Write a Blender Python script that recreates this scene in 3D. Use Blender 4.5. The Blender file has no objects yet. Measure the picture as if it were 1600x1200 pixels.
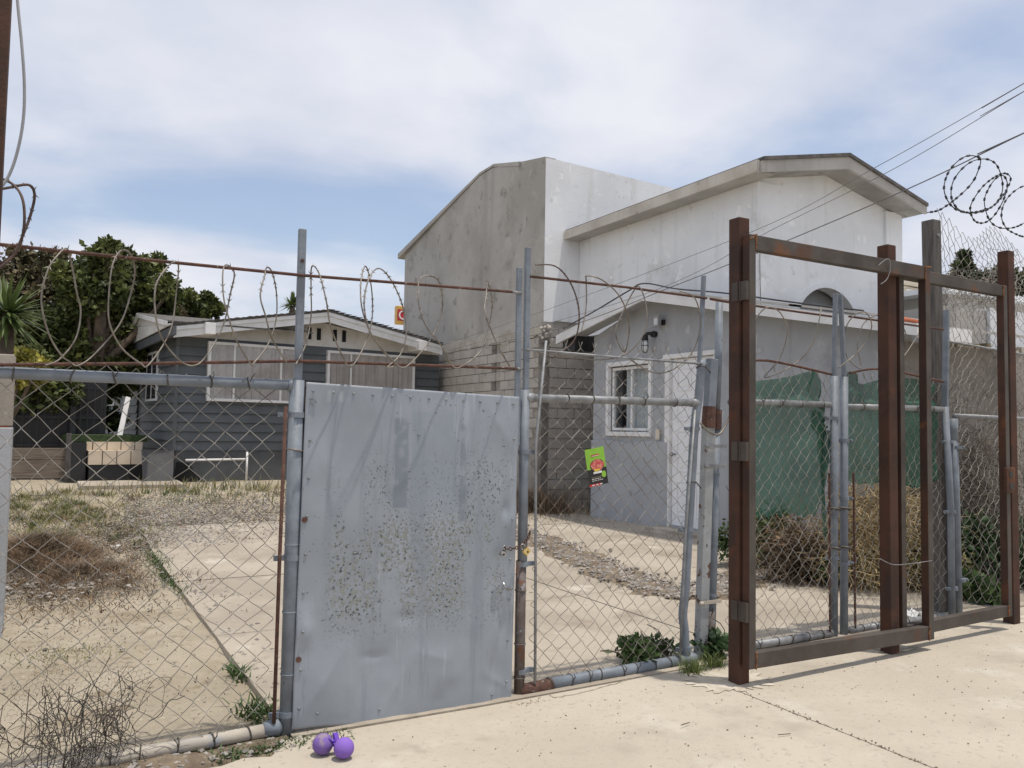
import bpy, math, random
import numpy as np
from mathutils import Vector, Matrix
R = math.radians
SC = bpy.context.scene
COL = SC.collection

# ------------------------------------------------------------------ camera
F_PX, YAW, PITCH, ROLL, EYE = 1290.0, R(29), math.atan(70 / 1290.0), 0.016, 1.6
_f = np.array([math.sin(YAW) * math.cos(PITCH), math.cos(YAW) * math.cos(PITCH), math.sin(PITCH)])
_r0 = np.array([math.cos(YAW), -math.sin(YAW), 0.0])
_u0 = np.cross(_r0, _f)
_r = math.cos(ROLL) * _r0 + math.sin(ROLL) * _u0
_u = -math.sin(ROLL) * _r0 + math.cos(ROLL) * _u0
_C = np.array([0, 0, EYE])
cam_d = bpy.data.cameras.new('camera')
cam = bpy.data.objects.new('camera', cam_d)
COL.objects.link(cam)
cam_d.sensor_fit = 'HORIZONTAL'
cam_d.sensor_width = 36
cam_d.lens = 36 * F_PX / 1600
cam_d.clip_start = 0.05
cam_d.clip_end = 2000
m = Matrix.Identity(4)
for i in range(3):
    m[i][0], m[i][1], m[i][2], m[i][3] = _r[i], _u[i], -_f[i], _C[i]
cam.matrix_world = m
SC.camera = cam

# ------------------------------------------------------------------ sun and sky
SUN = Vector((0.13, -0.15, 0.98)).normalized()
sl = bpy.data.lights.new('sun', 'SUN')
sl.energy = 3.0
sl.angle = R(0.9)
sl.color = (1.0, 0.93, 0.82)
so = bpy.data.objects.new('sun', sl)
COL.objects.link(so)
so.rotation_euler = SUN.to_track_quat('Z', 'Y').to_euler()
so.location = (0, 0, 30)
W = bpy.data.worlds.new('World')
SC.world = W
W.use_nodes = True
nt = W.node_tree
nt.nodes.clear()
def wn(t, **k):
    n = nt.nodes.new(t)
    for a, b in k.items():
        setattr(n, a, b)
    return n
def wl(a, b):
    nt.links.new(a, b)
sky = wn('ShaderNodeTexSky', sky_type='NISHITA')
sky.sun_disc = False
sky.sun_elevation = math.asin(SUN.z)
sky.sun_rotation = math.atan2(SUN.x, SUN.y)
sky.air_density = 1.0
sky.dust_density = 2.0
bg1 = wn('ShaderNodeBackground')
bg1.inputs[1].default_value = 0.15
wl(sky.outputs[0], bg1.inputs[0])
tc = wn('ShaderNodeTexCoord')
sep = wn('ShaderNodeSeparateXYZ')
wl(tc.outputs['Generated'], sep.inputs[0])
mz = wn('ShaderNodeMath', operation='MAXIMUM')
wl(sep.outputs[2], mz.inputs[0]); mz.inputs[1].default_value = 0.0
mz2 = wn('ShaderNodeMath', operation='ADD')
wl(mz.outputs[0], mz2.inputs[0]); mz2.inputs[1].default_value = 0.16
dx = wn('ShaderNodeMath', operation='DIVIDE'); wl(sep.outputs[0], dx.inputs[0]); wl(mz2.outputs[0], dx.inputs[1])
dy = wn('ShaderNodeMath', operation='DIVIDE'); wl(sep.outputs[1], dy.inputs[0]); wl(mz2.outputs[0], dy.inputs[1])
cb = wn('ShaderNodeCombineXYZ'); wl(dx.outputs[0], cb.inputs[0]); wl(dy.outputs[0], cb.inputs[1]); cb.inputs[2].default_value = 23.5
cn = wn('ShaderNodeTexNoise')
cn.inputs['Scale'].default_value = 0.75
cn.inputs['Detail'].default_value = 7
cn.inputs['Roughness'].default_value = 0.52
cn.inputs['Distortion'].default_value = 0.35
wl(cb.outputs[0], cn.inputs['Vector'])
cr = wn('ShaderNodeMapRange', interpolation_type='SMOOTHSTEP')
cr.inputs['From Min'].default_value = 0.34
cr.inputs['From Max'].default_value = 0.57
cr.inputs['To Min'].default_value = 0.20
cr.inputs['To Max'].default_value = 0.97
wl(cn.outputs[0], cr.inputs[0])
cn2 = wn('ShaderNodeTexNoise')
cn2.inputs['Scale'].default_value = 1.7
cn2.inputs['Detail'].default_value = 5
wl(cb.outputs[0], cn2.inputs['Vector'])
cc = wn('ShaderNodeMix', data_type='RGBA')
cc.inputs[6].default_value = (0.66, 0.70, 0.82, 1)
cc.inputs[7].default_value = (0.87, 0.88, 0.94, 1)
cr2 = wn('ShaderNodeMapRange')
cr2.inputs['From Min'].default_value = 0.35
cr2.inputs['From Max'].default_value = 0.65
wl(cn2.outputs[0], cr2.inputs[0])
wl(cr2.outputs[0], cc.inputs[0])
bg2 = wn('ShaderNodeBackground')
wl(cc.outputs[2], bg2.inputs[0])
bg2.inputs[1].default_value = 0.92
mx = wn('ShaderNodeMixShader')
wl(cr.outputs[0], mx.inputs[0]); wl(bg1.outputs[0], mx.inputs[1]); wl(bg2.outputs[0], mx.inputs[2])
wo = wn('ShaderNodeOutputWorld')
wl(mx.outputs[0], wo.inputs[0])
SC.view_settings.view_transform = 'Standard'
SC.view_settings.look = 'None'
SC.view_settings.exposure = 0.10
SC.view_settings.gamma = 1.0
SC.view_settings.use_curve_mapping = False

rng = random.Random(7)
npr = np.random.default_rng(11)

# ------------------------------------------------------------------ helpers: a measured picture point on a known plane
def ray(x, y):
    return _f * F_PX + _r * (x - 800) - _u * (y - 600)
def on(ax, x, y, v):
    d = ray(x, y)
    t = (v - _C[ax]) / d[ax]
    return Vector(_C + d * t)
def aX(x, y, v): return on(0, x, y, v)
def aY(x, y, v): return on(1, x, y, v)
def aZ(x, y, v=0.0): return on(2, x, y, v)
def gz(x, y):
    """height of the yard"""
    a = 0.016 * min(max(x - 2.2, 0), 8)
    t = min(max((y - 10.5) / 6.0, 0), 1)
    k = min(max((8.0 - x) / 2.0, 0), 1)
    return a * (1 - 0.5 * t) + 0.45 * k * t * t * (3 - 2 * t)

# ------------------------------------------------------------------ materials
def s(r, g, b):
    f = lambda c: (c / 255 / 12.92) if c / 255 <= .04045 else ((c / 255 + .055) / 1.055) ** 2.4
    return (f(r), f(g), f(b))
MATS = {}
def M(name, col, col2=None, scale=6.0, rough=.75, bump=.15, bscale=60.0, metal=0.0, spots=(), streaks=(), bdist=.01,
      island=0.0, lo=.35, hi=.65, trans=0.0, spec=.5, stretch=None, rects=()):
    if name in MATS:
        return MATS[name]
    mt = bpy.data.materials.new(name)
    mt.use_nodes = True
    t = mt.node_tree
    b = t.nodes['Principled BSDF']
    L = t.links.new
    def nd(ty, **k):
        n = t.nodes.new(ty)
        for a, v in k.items():
            setattr(n, a, v)
        return n
    geo = nd('ShaderNodeNewGeometry')
    def vec(sc):
        if sc is None:
            return geo.outputs['Position']
        v = nd('ShaderNodeVectorMath', operation='MULTIPLY')
        L(geo.outputs['Position'], v.inputs[0])
        v.inputs[1].default_value = sc
        return v.outputs[0]
    def noise(sc, det=5, ro=.55, st=None):
        n = nd('ShaderNodeTexNoise')
        n.inputs['Scale'].default_value = sc
        n.inputs['Detail'].default_value = det
        n.inputs['Roughness'].default_value = ro
        L(vec(st), n.inputs['Vector'])
        return n.outputs[0]
    def rng_(x, a, c, d=0., e=1.):
        n = nd('ShaderNodeMapRange', interpolation_type='SMOOTHSTEP')
        n.inputs['From Min'].default_value = a
        n.inputs['From Max'].default_value = c
        n.inputs['To Min'].default_value = d
        n.inputs['To Max'].default_value = e
        L(x, n.inputs[0])
        return n.outputs[0]
    def mix(fac, a, c):
        n = nd('ShaderNodeMix', data_type='RGBA')
        if hasattr(fac, 'links'): L(fac, n.inputs[0])
        else: n.inputs[0].default_value = fac
        for k, v in ((6, a), (7, c)):
            if hasattr(v, 'links'): L(v, n.inputs[k])
            else: n.inputs[k].default_value = (*v, 1)
        return n.outputs[2]
    def mul(a, c):
        n = nd('ShaderNodeMath', operation='MULTIPLY')
        L(a, n.inputs[0]); L(c, n.inputs[1])
        return n.outputs[0]
    _sx = []
    def sepz(i=2):
        if not _sx:
            n = nd('ShaderNodeSeparateXYZ')
            L(geo.outputs['Position'], n.inputs[0])
            _sx.append(n)
        return _sx[0].outputs[i]
    c2 = col2 if col2 else tuple(x * .8 for x in col)
    out = mix(rng_(noise(scale, 6, .6, stretch), lo, hi), c2, col)
    if island:
        hsv = nd('ShaderNodeHueSaturation')
        L(out, hsv.inputs['Color'])
        L(rng_(geo.outputs['Random Per Island'], 0, 1, 1 - island, 1 + island), hsv.inputs['Value'])
        out = hsv.outputs[0]
    ro = None
    for sp in spots:           # (colour, scale, threshold, width[, mask (scale, threshold, width, stretch)])
        f = rng_(noise(sp[1], 4, .6), sp[2], sp[2] + sp[3])
        if len(sp) > 4 and sp[4]:
            mk = sp[4]
            f2 = rng_(noise(mk[0], 4, .6, mk[3]), mk[1], mk[1] + mk[2])
            mm = nd('ShaderNodeMath', operation='MULTIPLY')
            L(f, mm.inputs[0]); L(f2, mm.inputs[1])
            f = mm.outputs[0]
            if len(mk) > 4:
                f = mul(f, mul(rng_(sepz(), mk[4][0], mk[4][0] + mk[4][2]), rng_(sepz(), mk[4][1] - mk[4][2], mk[4][1], 1, 0)))
            if len(mk) > 5:
                f = mul(f, mul(rng_(sepz(0), mk[5][0], mk[5][0] + mk[5][2]), rng_(sepz(0), mk[5][1] - mk[5][2], mk[5][1], 1, 0)))
        out = mix(f, out, sp[0])
    for rc in rects:           # (colour, x0, x1, z0, z1, amount): a patch of older paint with worn edges
        w = .02
        f = mul(mul(rng_(sepz(0), rc[1], rc[1] + w), rng_(sepz(0), rc[2] - w, rc[2], 1, 0)), mul(rng_(sepz(), rc[3], rc[3] + w), rng_(sepz(), rc[4] - w, rc[4], 1, 0)))
        f = mul(f, rng_(noise(13, 3, .5), .30, .52, 0, rc[5]))
        out = mix(f, out, rc[0])
    for st in streaks:         # (colour, scale, threshold, width, amount)
        f = rng_(noise(st[1], 5, .6, (1, 1, .07)), st[2], st[2] + st[3], 0, st[4])
        out = mix(f, out, st[0])
    L(out, b.inputs['Base Color'])
    b.inputs['Roughness'].default_value = rough
    b.inputs['Metallic'].default_value = metal
    b.inputs['Specular IOR Level'].default_value = spec
    if bump:
        bp = nd('ShaderNodeBump')
        bp.inputs['Strength'].default_value = bump
        bp.inputs['Distance'].default_value = bdist
        L(noise(bscale, 6, .65), bp.inputs['Height'])
        L(bp.outputs[0], b.inputs['Normal'])
    if trans:
        tb = nd('ShaderNodeBsdfTranslucent')
        L(out, tb.inputs[0])
        ms = nd('ShaderNodeMixShader')
        ms.inputs[0].default_value = trans
        o = t.nodes['Material Output']
        L(b.outputs[0], ms.inputs[1]); L(tb.outputs[0], ms.inputs[2]); L(ms.outputs[0], o.inputs[0])
    MATS[name] = mt
    return mt
def glass(name, tint=(.96, .97, .975), dark=.35):
    mt = bpy.data.materials.new(name)
    mt.use_nodes = True
    t = mt.node_tree
    t.nodes.clear()
    o = t.nodes.new('ShaderNodeOutputMaterial')
    g = t.nodes.new('ShaderNodeBsdfGlossy'); g.inputs['Roughness'].default_value = .03
    tr = t.nodes.new('ShaderNodeBsdfTransparent'); tr.inputs[0].default_value = (*tint, 1)
    lw_ = t.nodes.new('ShaderNodeLayerWeight'); lw_.inputs[0].default_value = .5
    pw_ = t.nodes.new('ShaderNodeMath'); pw_.operation = 'POWER'; pw_.inputs[1].default_value = 5
    t.links.new(lw_.outputs['Facing'], pw_.inputs[0])
    fr = t.nodes.new('ShaderNodeMath'); fr.operation = 'MULTIPLY_ADD'; fr.inputs[1].default_value = .85; fr.inputs[2].default_value = .05
    t.links.new(pw_.outputs[0], fr.inputs[0])
    mx_ = t.nodes.new('ShaderNodeMixShader')
    t.links.new(fr.outputs[0], mx_.inputs[0]); t.links.new(tr.outputs[0], mx_.inputs[1]); t.links.new(g.outputs[0], mx_.inputs[2])
    t.links.new(mx_.outputs[0], o.inputs[0])
    return mt

m_walk = M('pale_concrete', (.475, .425, .345), (.425, .378, .305), 1.1, .92, .55, 70,
           spots=[((.52, .48, .415), 1.9, .54, .22), ((.345, .305, .25), 1.6, .55, .22), ((.30, .26, .205), 5.5, .66, .12), ((.38, .34, .28), 26, .55, .14), ((.20, .17, .13), 120, .69, .05), ((.60, .57, .51), 150, .70, .05), ((.25, .215, .17), .8, .66, .12)], bdist=.008)
m_slab = M('yard_concrete', (.42, .37, .30), (.32, .278, .222), .9, .92, .55, 55,
           spots=[((.29, .245, .195), 1.7, .54, .16), ((.25, .21, .165), 6, .62, .12), ((.19, .15, .11), 60, .67, .05), ((.50, .46, .39), 1.4, .6, .1), ((.36, .32, .265), 24, .56, .12)], bdist=.010)
m_dirt = M('pale_dirt', (.43, .375, .285), (.35, .30, .22), 1.4, .97, 1.0, 24,
           spots=[((.29, .235, .16), 1.5, .52, .18), ((.24, .19, .125), 5, .58, .14), ((.15, .11, .07), 30, .66, .05), ((.17, .13, .085), 75, .66, .05), ((.52, .46, .35), 14, .66, .06)], bdist=.03)
m_land = M('dry_land', (.30, .24, .16), (.2, .16, .1), .3, .97, .5, 5)
m_stone = M('gravel_stone', (.33, .305, .275), (.2, .18, .16), 9, .9, .4, 60, island=.35)
m_rubble = M('rubble_dirt', (.27, .215, .15), (.16, .12, .085), 8, .97, 1.0, 35, spots=[((.34, .3, .25), 30, .6, .08)], bdist=.03)
m_pipe = M('grey_painted_pipe', (.205, .235, .275), (.15, .172, .20), 9, .55, .15, 90,
           spots=[((.13, .12, .115), 40, .69, .05), ((.14, .065, .035), 17, .70, .05)], spec=.5)
m_pipe_dark = M('worn_dark_pipe', (.14, .125, .12), (.085, .06, .05), 8, .65, .3, 70, spots=[((.25, .27, .3), 14, .62, .08), ((.13, .055, .03), 9, .6, .1)])
m_galv = M('weathered_galvanised', (.29, .30, .31), (.19, .195, .20), 14, .5, .2, 120, metal=.25, spots=[((.14, .085, .05), 30, .66, .08)])
m_wire = M('fence_wire', (.30, .285, .26), (.16, .148, .128), 5, .55, 0, metal=.2, spots=[((.11, .08, .055), 2.2, .52, .15)])
m_wire_dark = M('dark_old_wire', (.10, .09, .08), (.055, .045, .038), 20, .6, 0, metal=.2)
m_rebar = M('rusty_rod', (.13, .062, .043), (.075, .038, .03), 22, .85, .8, 150, spots=[((.27, .22, .18), 35, .62, .08)])
m_razor = M('old_razor_wire', (.26, .235, .20), (.15, .13, .108), 11, .5, 0, metal=.3, spots=[((.12, .08, .06), 8, .6, .12)])
m_razor_rust = M('rusty_razor_wire', (.12, .075, .06), (.06, .04, .035), 11, .6, 0, metal=.2)
m_razor_black = M('dark_razor_wire', (.035, .035, .04), (.02, .02, .022), 11, .45, 0, metal=.3)
m_rust = M('rusty_steel', (.078, .038, .026), (.046, .027, .021), 4, .72, .35, 70,
           spots=[((.10, .040, .022), 5.5, .58, .16), ((.17, .068, .028), 3.2, .60, .16), ((.30, .24, .18), 50, .75, .03)],
           streaks=[((.10, .036, .018), 6, .5, .2, .6)], spec=.25)
m_mill = M('mill_scale_steel', (.092, .079, .068), (.058, .047, .040), 3, .58, .25, 60,
           spots=[((.15, .068, .032), 2.6, .60, .12), ((.10, .05, .03), 2.2, .58, .14)], spec=.3)
def _gx(px): return aY(px, 720, 4.36).x
ZM = (.36, 1.55, .28)
ZM2 = (.44, 1.22, .22)
XM_ = (_gx(500), _gx(812), .14)
m_sheet = M('peeling_grey_sheet', (.300, .332, .375), (.252, .280, .316), 1.6, .40, .12, 9,
            spots=[((.235, .248, .240), 42, .50, .03, (2.6, .39, .10, (1.7, 1, .55), ZM2, XM_)), ((.060, .072, .072), 70, .585, .02, (2.6, .38, .10, (1.7, 1, .55), ZM, XM_)),
                   ((.055, .065, .068), 52, .665, .02, (1.8, .40, .1, (1.4, 1, .6), (.4, 1.85, .1))),
                   ((.40, .45, .50), 60, .665, .02, (2.6, .47, .1, (1.7, 1, .55), ZM, XM_))],
            rects=[((.185, .215, .255), _gx(612), _gx(640), 1.14, 1.66, .9), ((.19, .22, .26), _gx(716), _gx(732), 1.05, 1.66, .8), ((.25, .29, .345), _gx(640), _gx(716), 1.10, 1.70, .6),
                   ((.36, .40, .43), _gx(506), _gx(537), 1.72, 1.80, .9)],
            streaks=[((.225, .255, .295), 8, .54, .1, .6), ((.37, .41, .46), 14, .60, .06, .5), ((.18, .20, .225), 22, .64, .05, .5)], bdist=.012, spec=.4)
m_white = M('white_stucco', (.82, .84, .86), (.74, .76, .78), .9, .92, .22, 26, spots=[((.60, .60, .59), 1.5, .58, .16), ((.66, .67, .67), 5, .60, .12), ((.42, .41, .39), 9, .72, .06), ((.86, .87, .88), 3, .62, .04)],
            streaks=[((.52, .51, .48), 2.6, .54, .18, .42), ((.48, .47, .44), 7, .62, .14, .28)], bdist=.02)
m_conc = M('raw_concrete_render', (.49, .47, .43), (.39, .37, .335), .55, .95, .55, 9,
           spots=[((.30, .285, .255), .9, .56, .18), ((.29, .275, .245), 3.2, .58, .14), ((.49, .47, .43), 2.2, .60, .1), ((.20, .19, .17), 7, .68, .08)], streaks=[((.26, .245, .22), 1.5, .53, .2, .6), ((.50, .48, .44), 3, .6, .12, .4)], bdist=.02)
m_block = M('concrete_block', (.53, .495, .445), (.44, .41, .365), 3, .95, .6, 70, spots=[((.25, .22, .19), 6, .62, .1)])
m_mortar = M('mortar', (.40, .37, .33), (.32, .295, .26), 5, .95, .6, 60)
m_cream = M('rough_white_mortar', (.58, .54, .46), (.42, .38, .32), 4, .95, 1.0, 18, bdist=.03)
m_fascia = M('weathered_cream_fascia', (.62, .585, .52), (.48, .445, .385), 1.6, .85, .3, 40, spots=[((.33, .30, .26), 4, .62, .12)], streaks=[((.36, .33, .29), 5, .58, .12, .6)])
m_fascia_grey = M('grey_fascia', (.46, .445, .415), (.37, .355, .33), 1.6, .85, .2, 40, streaks=[((.3, .285, .26), 5, .58, .12, .5)])
m_wtrim = M('white_trim_paint', (.80, .80, .80), (.70, .70, .69), 3, .55, .1, 60, spots=[((.5, .48, .45), 9, .68, .06)])
m_greyst = M('grey_stucco', (.40, .415, .435), (.345, .36, .38), 1.2, .88, .3, 45, spots=[((.30, .305, .325), 1.8, .56, .14), ((.46, .475, .49), 3, .62, .06), ((.22, .22, .22), 11, .71, .05)], streaks=[((.29, .295, .305), 4, .56, .12, .55), ((.24, .24, .24), 9, .64, .1, .35)])
m_stonewall = M('rough_grey_wall', (.30, .275, .25), (.19, .175, .155), 2.2, .95, 1.0, 16, spots=[((.12, .105, .09), 5, .6, .12), ((.38, .36, .33), 9, .64, .08)], bdist=.04)
m_siding = M('grey_siding', (.108, .120, .128), (.085, .096, .104), 1.8, .6, .15, 60, spots=[((.15, .155, .16), 5, .66, .1)])
m_siding2 = M('grey_skirting', (.095, .104, .112), (.072, .078, .085), 1.8, .7, .2, 60)
m_batten = M('white_board', (.70, .69, .66), (.60, .585, .55), 2.5, .7, .15, 50, streaks=[((.5, .48, .44), 8, .6, .1, .4)])
m_shingle = M('grey_shingle', (.14, .13, .125), (.08, .075, .07), 5, .95, .8, 40)
m_wire2 = M('far_fence_wire', (.19, .18, .165), (.11, .10, .09), 5, .55, 0, metal=.2)
m_pillar = M('shaded_beige_render', (.36, .32, .275), (.29, .26, .22), 2, .9, .4, 40)
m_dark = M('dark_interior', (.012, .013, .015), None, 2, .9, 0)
m_black = M('black_plastic', (.02, .02, .022), None, 5, .45, 0)
m_curtain = M('taupe_curtain', (.52, .47, .44), (.43, .385, .36), 3, .95, .15, 80)
m_curtain2 = M('pale_curtain', (.60, .64, .64), (.50, .53, .54), 3, .95, .1, 80)
m_glass = glass('window_glass')
m_lampglass = M('frosted_lamp_glass', (.85, .87, .88), None, 5, .12, 0)
m_door = M('white_door_paint', (.84, .85, .87), (.77, .78, .80), 2, .5, .05, 40, spots=[((.6, .58, .53), 7, .7, .05)])
m_tile = M('cream_tile', (.68, .57, .44), (.61, .51, .39), 5, .7, .1, 40)
m_grout = M('tile_grout', (.2, .16, .12), None, 5, .9, .2, 60)
m_turf = M('green_turf', (.05, .085, .028), (.03, .05, .018), 9, .95, 1.0, 120, bdist=.02)
m_wood = M('weathered_post_wood', (.125, .115, .108), (.07, .064, .06), 6, .9, .6, 40, stretch=(6, 6, .7), spots=[((.06, .055, .05), 8, .68, .05)])
m_plank = M('old_plank', (.25, .20, .155), (.15, .12, .095), 5, .9, .5, 40, stretch=(.5, 4, 8))
m_tarp = M('green_shade_net', (.050, .165, .110), (.034, .110, .076), 3, .9, .35, 260, spots=[((.05, .15, .105), 6, .58, .12)], trans=.25)
_t = m_tarp.node_tree
_o = _t.nodes['Material Output']
_src = _o.inputs[0].links[0].from_socket
_tr = _t.nodes.new('ShaderNodeBsdfTransparent')
_mx = _t.nodes.new('ShaderNodeMixShader')
_mx.inputs[0].default_value = .24
_t.links.new(_src, _mx.inputs[1]); _t.links.new(_tr.outputs[0], _mx.inputs[2]); _t.links.new(_mx.outputs[0], _o.inputs[0])
m_brass = M('brass', (.72, .55, .22), (.6, .44, .16), 20, .3, .05, 90, metal=.7)
m_steel = M('worn_steel', (.45, .45, .45), (.2, .19, .18), 30, .35, .1, 90, metal=.8)
m_purple = M('dusty_purple_rubber', (.19, .115, .38), (.17, .10, .33), 9, .9, .15, 60, spots=[((.27, .215, .27), 16, .50, .16)])
m_purple2 = M('purple_ribbon', (.19, .08, .56), (.14, .06, .42), 14, .5, .1, 60)
m_bark = M('bark', (.16, .12, .09), (.09, .07, .05), 8, .95, 1, 20)
m_leaf = M('ficus_leaf', (.145, .165, .050), (.048, .066, .019), 1.6, .55, 0, island=.5, trans=.22, spec=.4)
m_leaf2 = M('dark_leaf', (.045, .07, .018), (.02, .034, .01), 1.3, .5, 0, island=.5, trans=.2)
m_leaf_brown = M('dry_brown_leaf', (.14, .11, .06), (.075, .078, .035), 1.6, .8, 0, island=.45, trans=.15)
m_leaf_yel = M('yellow_leaf', (.34, .30, .05), (.16, .16, .03), 3, .6, 0, island=.35, trans=.25)
m_yucca = M('yucca_leaf', (.14, .19, .055), (.07, .105, .03), 3, .45, 0, island=.3, trans=.1)
m_weed = M('green_weed_leaf', (.075, .125, .035), (.04, .075, .02), 5, .6, 0, island=.4, trans=.2)
m_weed_d = M('deep_green_leaf', (.055, .10, .038), (.03, .06, .022), 5, .5, 0, island=.4, trans=.2)
m_grass = M('mixed_grass', (.27, .235, .10), (.13, .14, .05), 1.3, .8, 0, island=.4, trans=.15)
m_tuft = M('fresh_grass', (.22, .27, .085), (.13, .17, .05), 5, .7, 0, island=.4, trans=.25)
m_straw = M('straw', (.46, .36, .19), (.27, .20, .105), 2.5, .85, 0, island=.35, trans=.1)
m_dead = M('dead_weed', (.22, .145, .09), (.095, .072, .048), 2.0, .9, 0, island=.45)
m_twig = M('grey_twig', (.13, .11, .09), (.075, .062, .05), 3, .95, 0, island=.3)
m_cable = M('cable', (.05, .05, .052), None, 5, .6, 0)
m_line = M('weathered_line', (.15, .15, .155), None, 5, .6, 0)
m_weld = M('orange_weld_rust', (.26, .115, .045), (.13, .06, .03), 25, .9, .8, 120, spots=[((.42, .36, .28), 60, .66, .06)])
m_cable_g = M('grey_cable', (.35, .36, .38), None, 5, .5, 0)
m_paper_g = M('green_print', (.27, .52, .05), (.22, .46, .045), 30, .45, 0)
m_paper_k = M('black_print', (.018, .016, .018), None, 30, .45, 0)
m_paper_r = M('red_food_print', (.52, .045, .06), (.62, .25, .18), 55, .45, 0)
m_paper_y = M('yellow_print', (.75, .52, .05), None, 30, .45, 0)
m_paper_w = M('white_print', (.8, .8, .78), None, 30, .5, 0)
m_paper_rd = M('red_print', (.55, .03, .025), None, 30, .45, 0)
m_sign_r = M('sign_red', (.50, .02, .035), None, 5, .4, 0)
m_sign_y = M('sign_yellow', (.66, .40, .09), None, 5, .4, 0)
m_orange = M('orange_scrap', (.7, .16, .03), None, 5, .5, 0)
m_redtile = M('red_roof_tile', (.42, .12, .05), (.28, .08, .04), 8, .85, .3, 40)
m_beige = M('beige_stucco', (.66, .60, .50), (.56, .50, .41), 1.2, .9, .2, 40, streaks=[((.46, .42, .35), 3, .58, .15, .4)])

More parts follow.
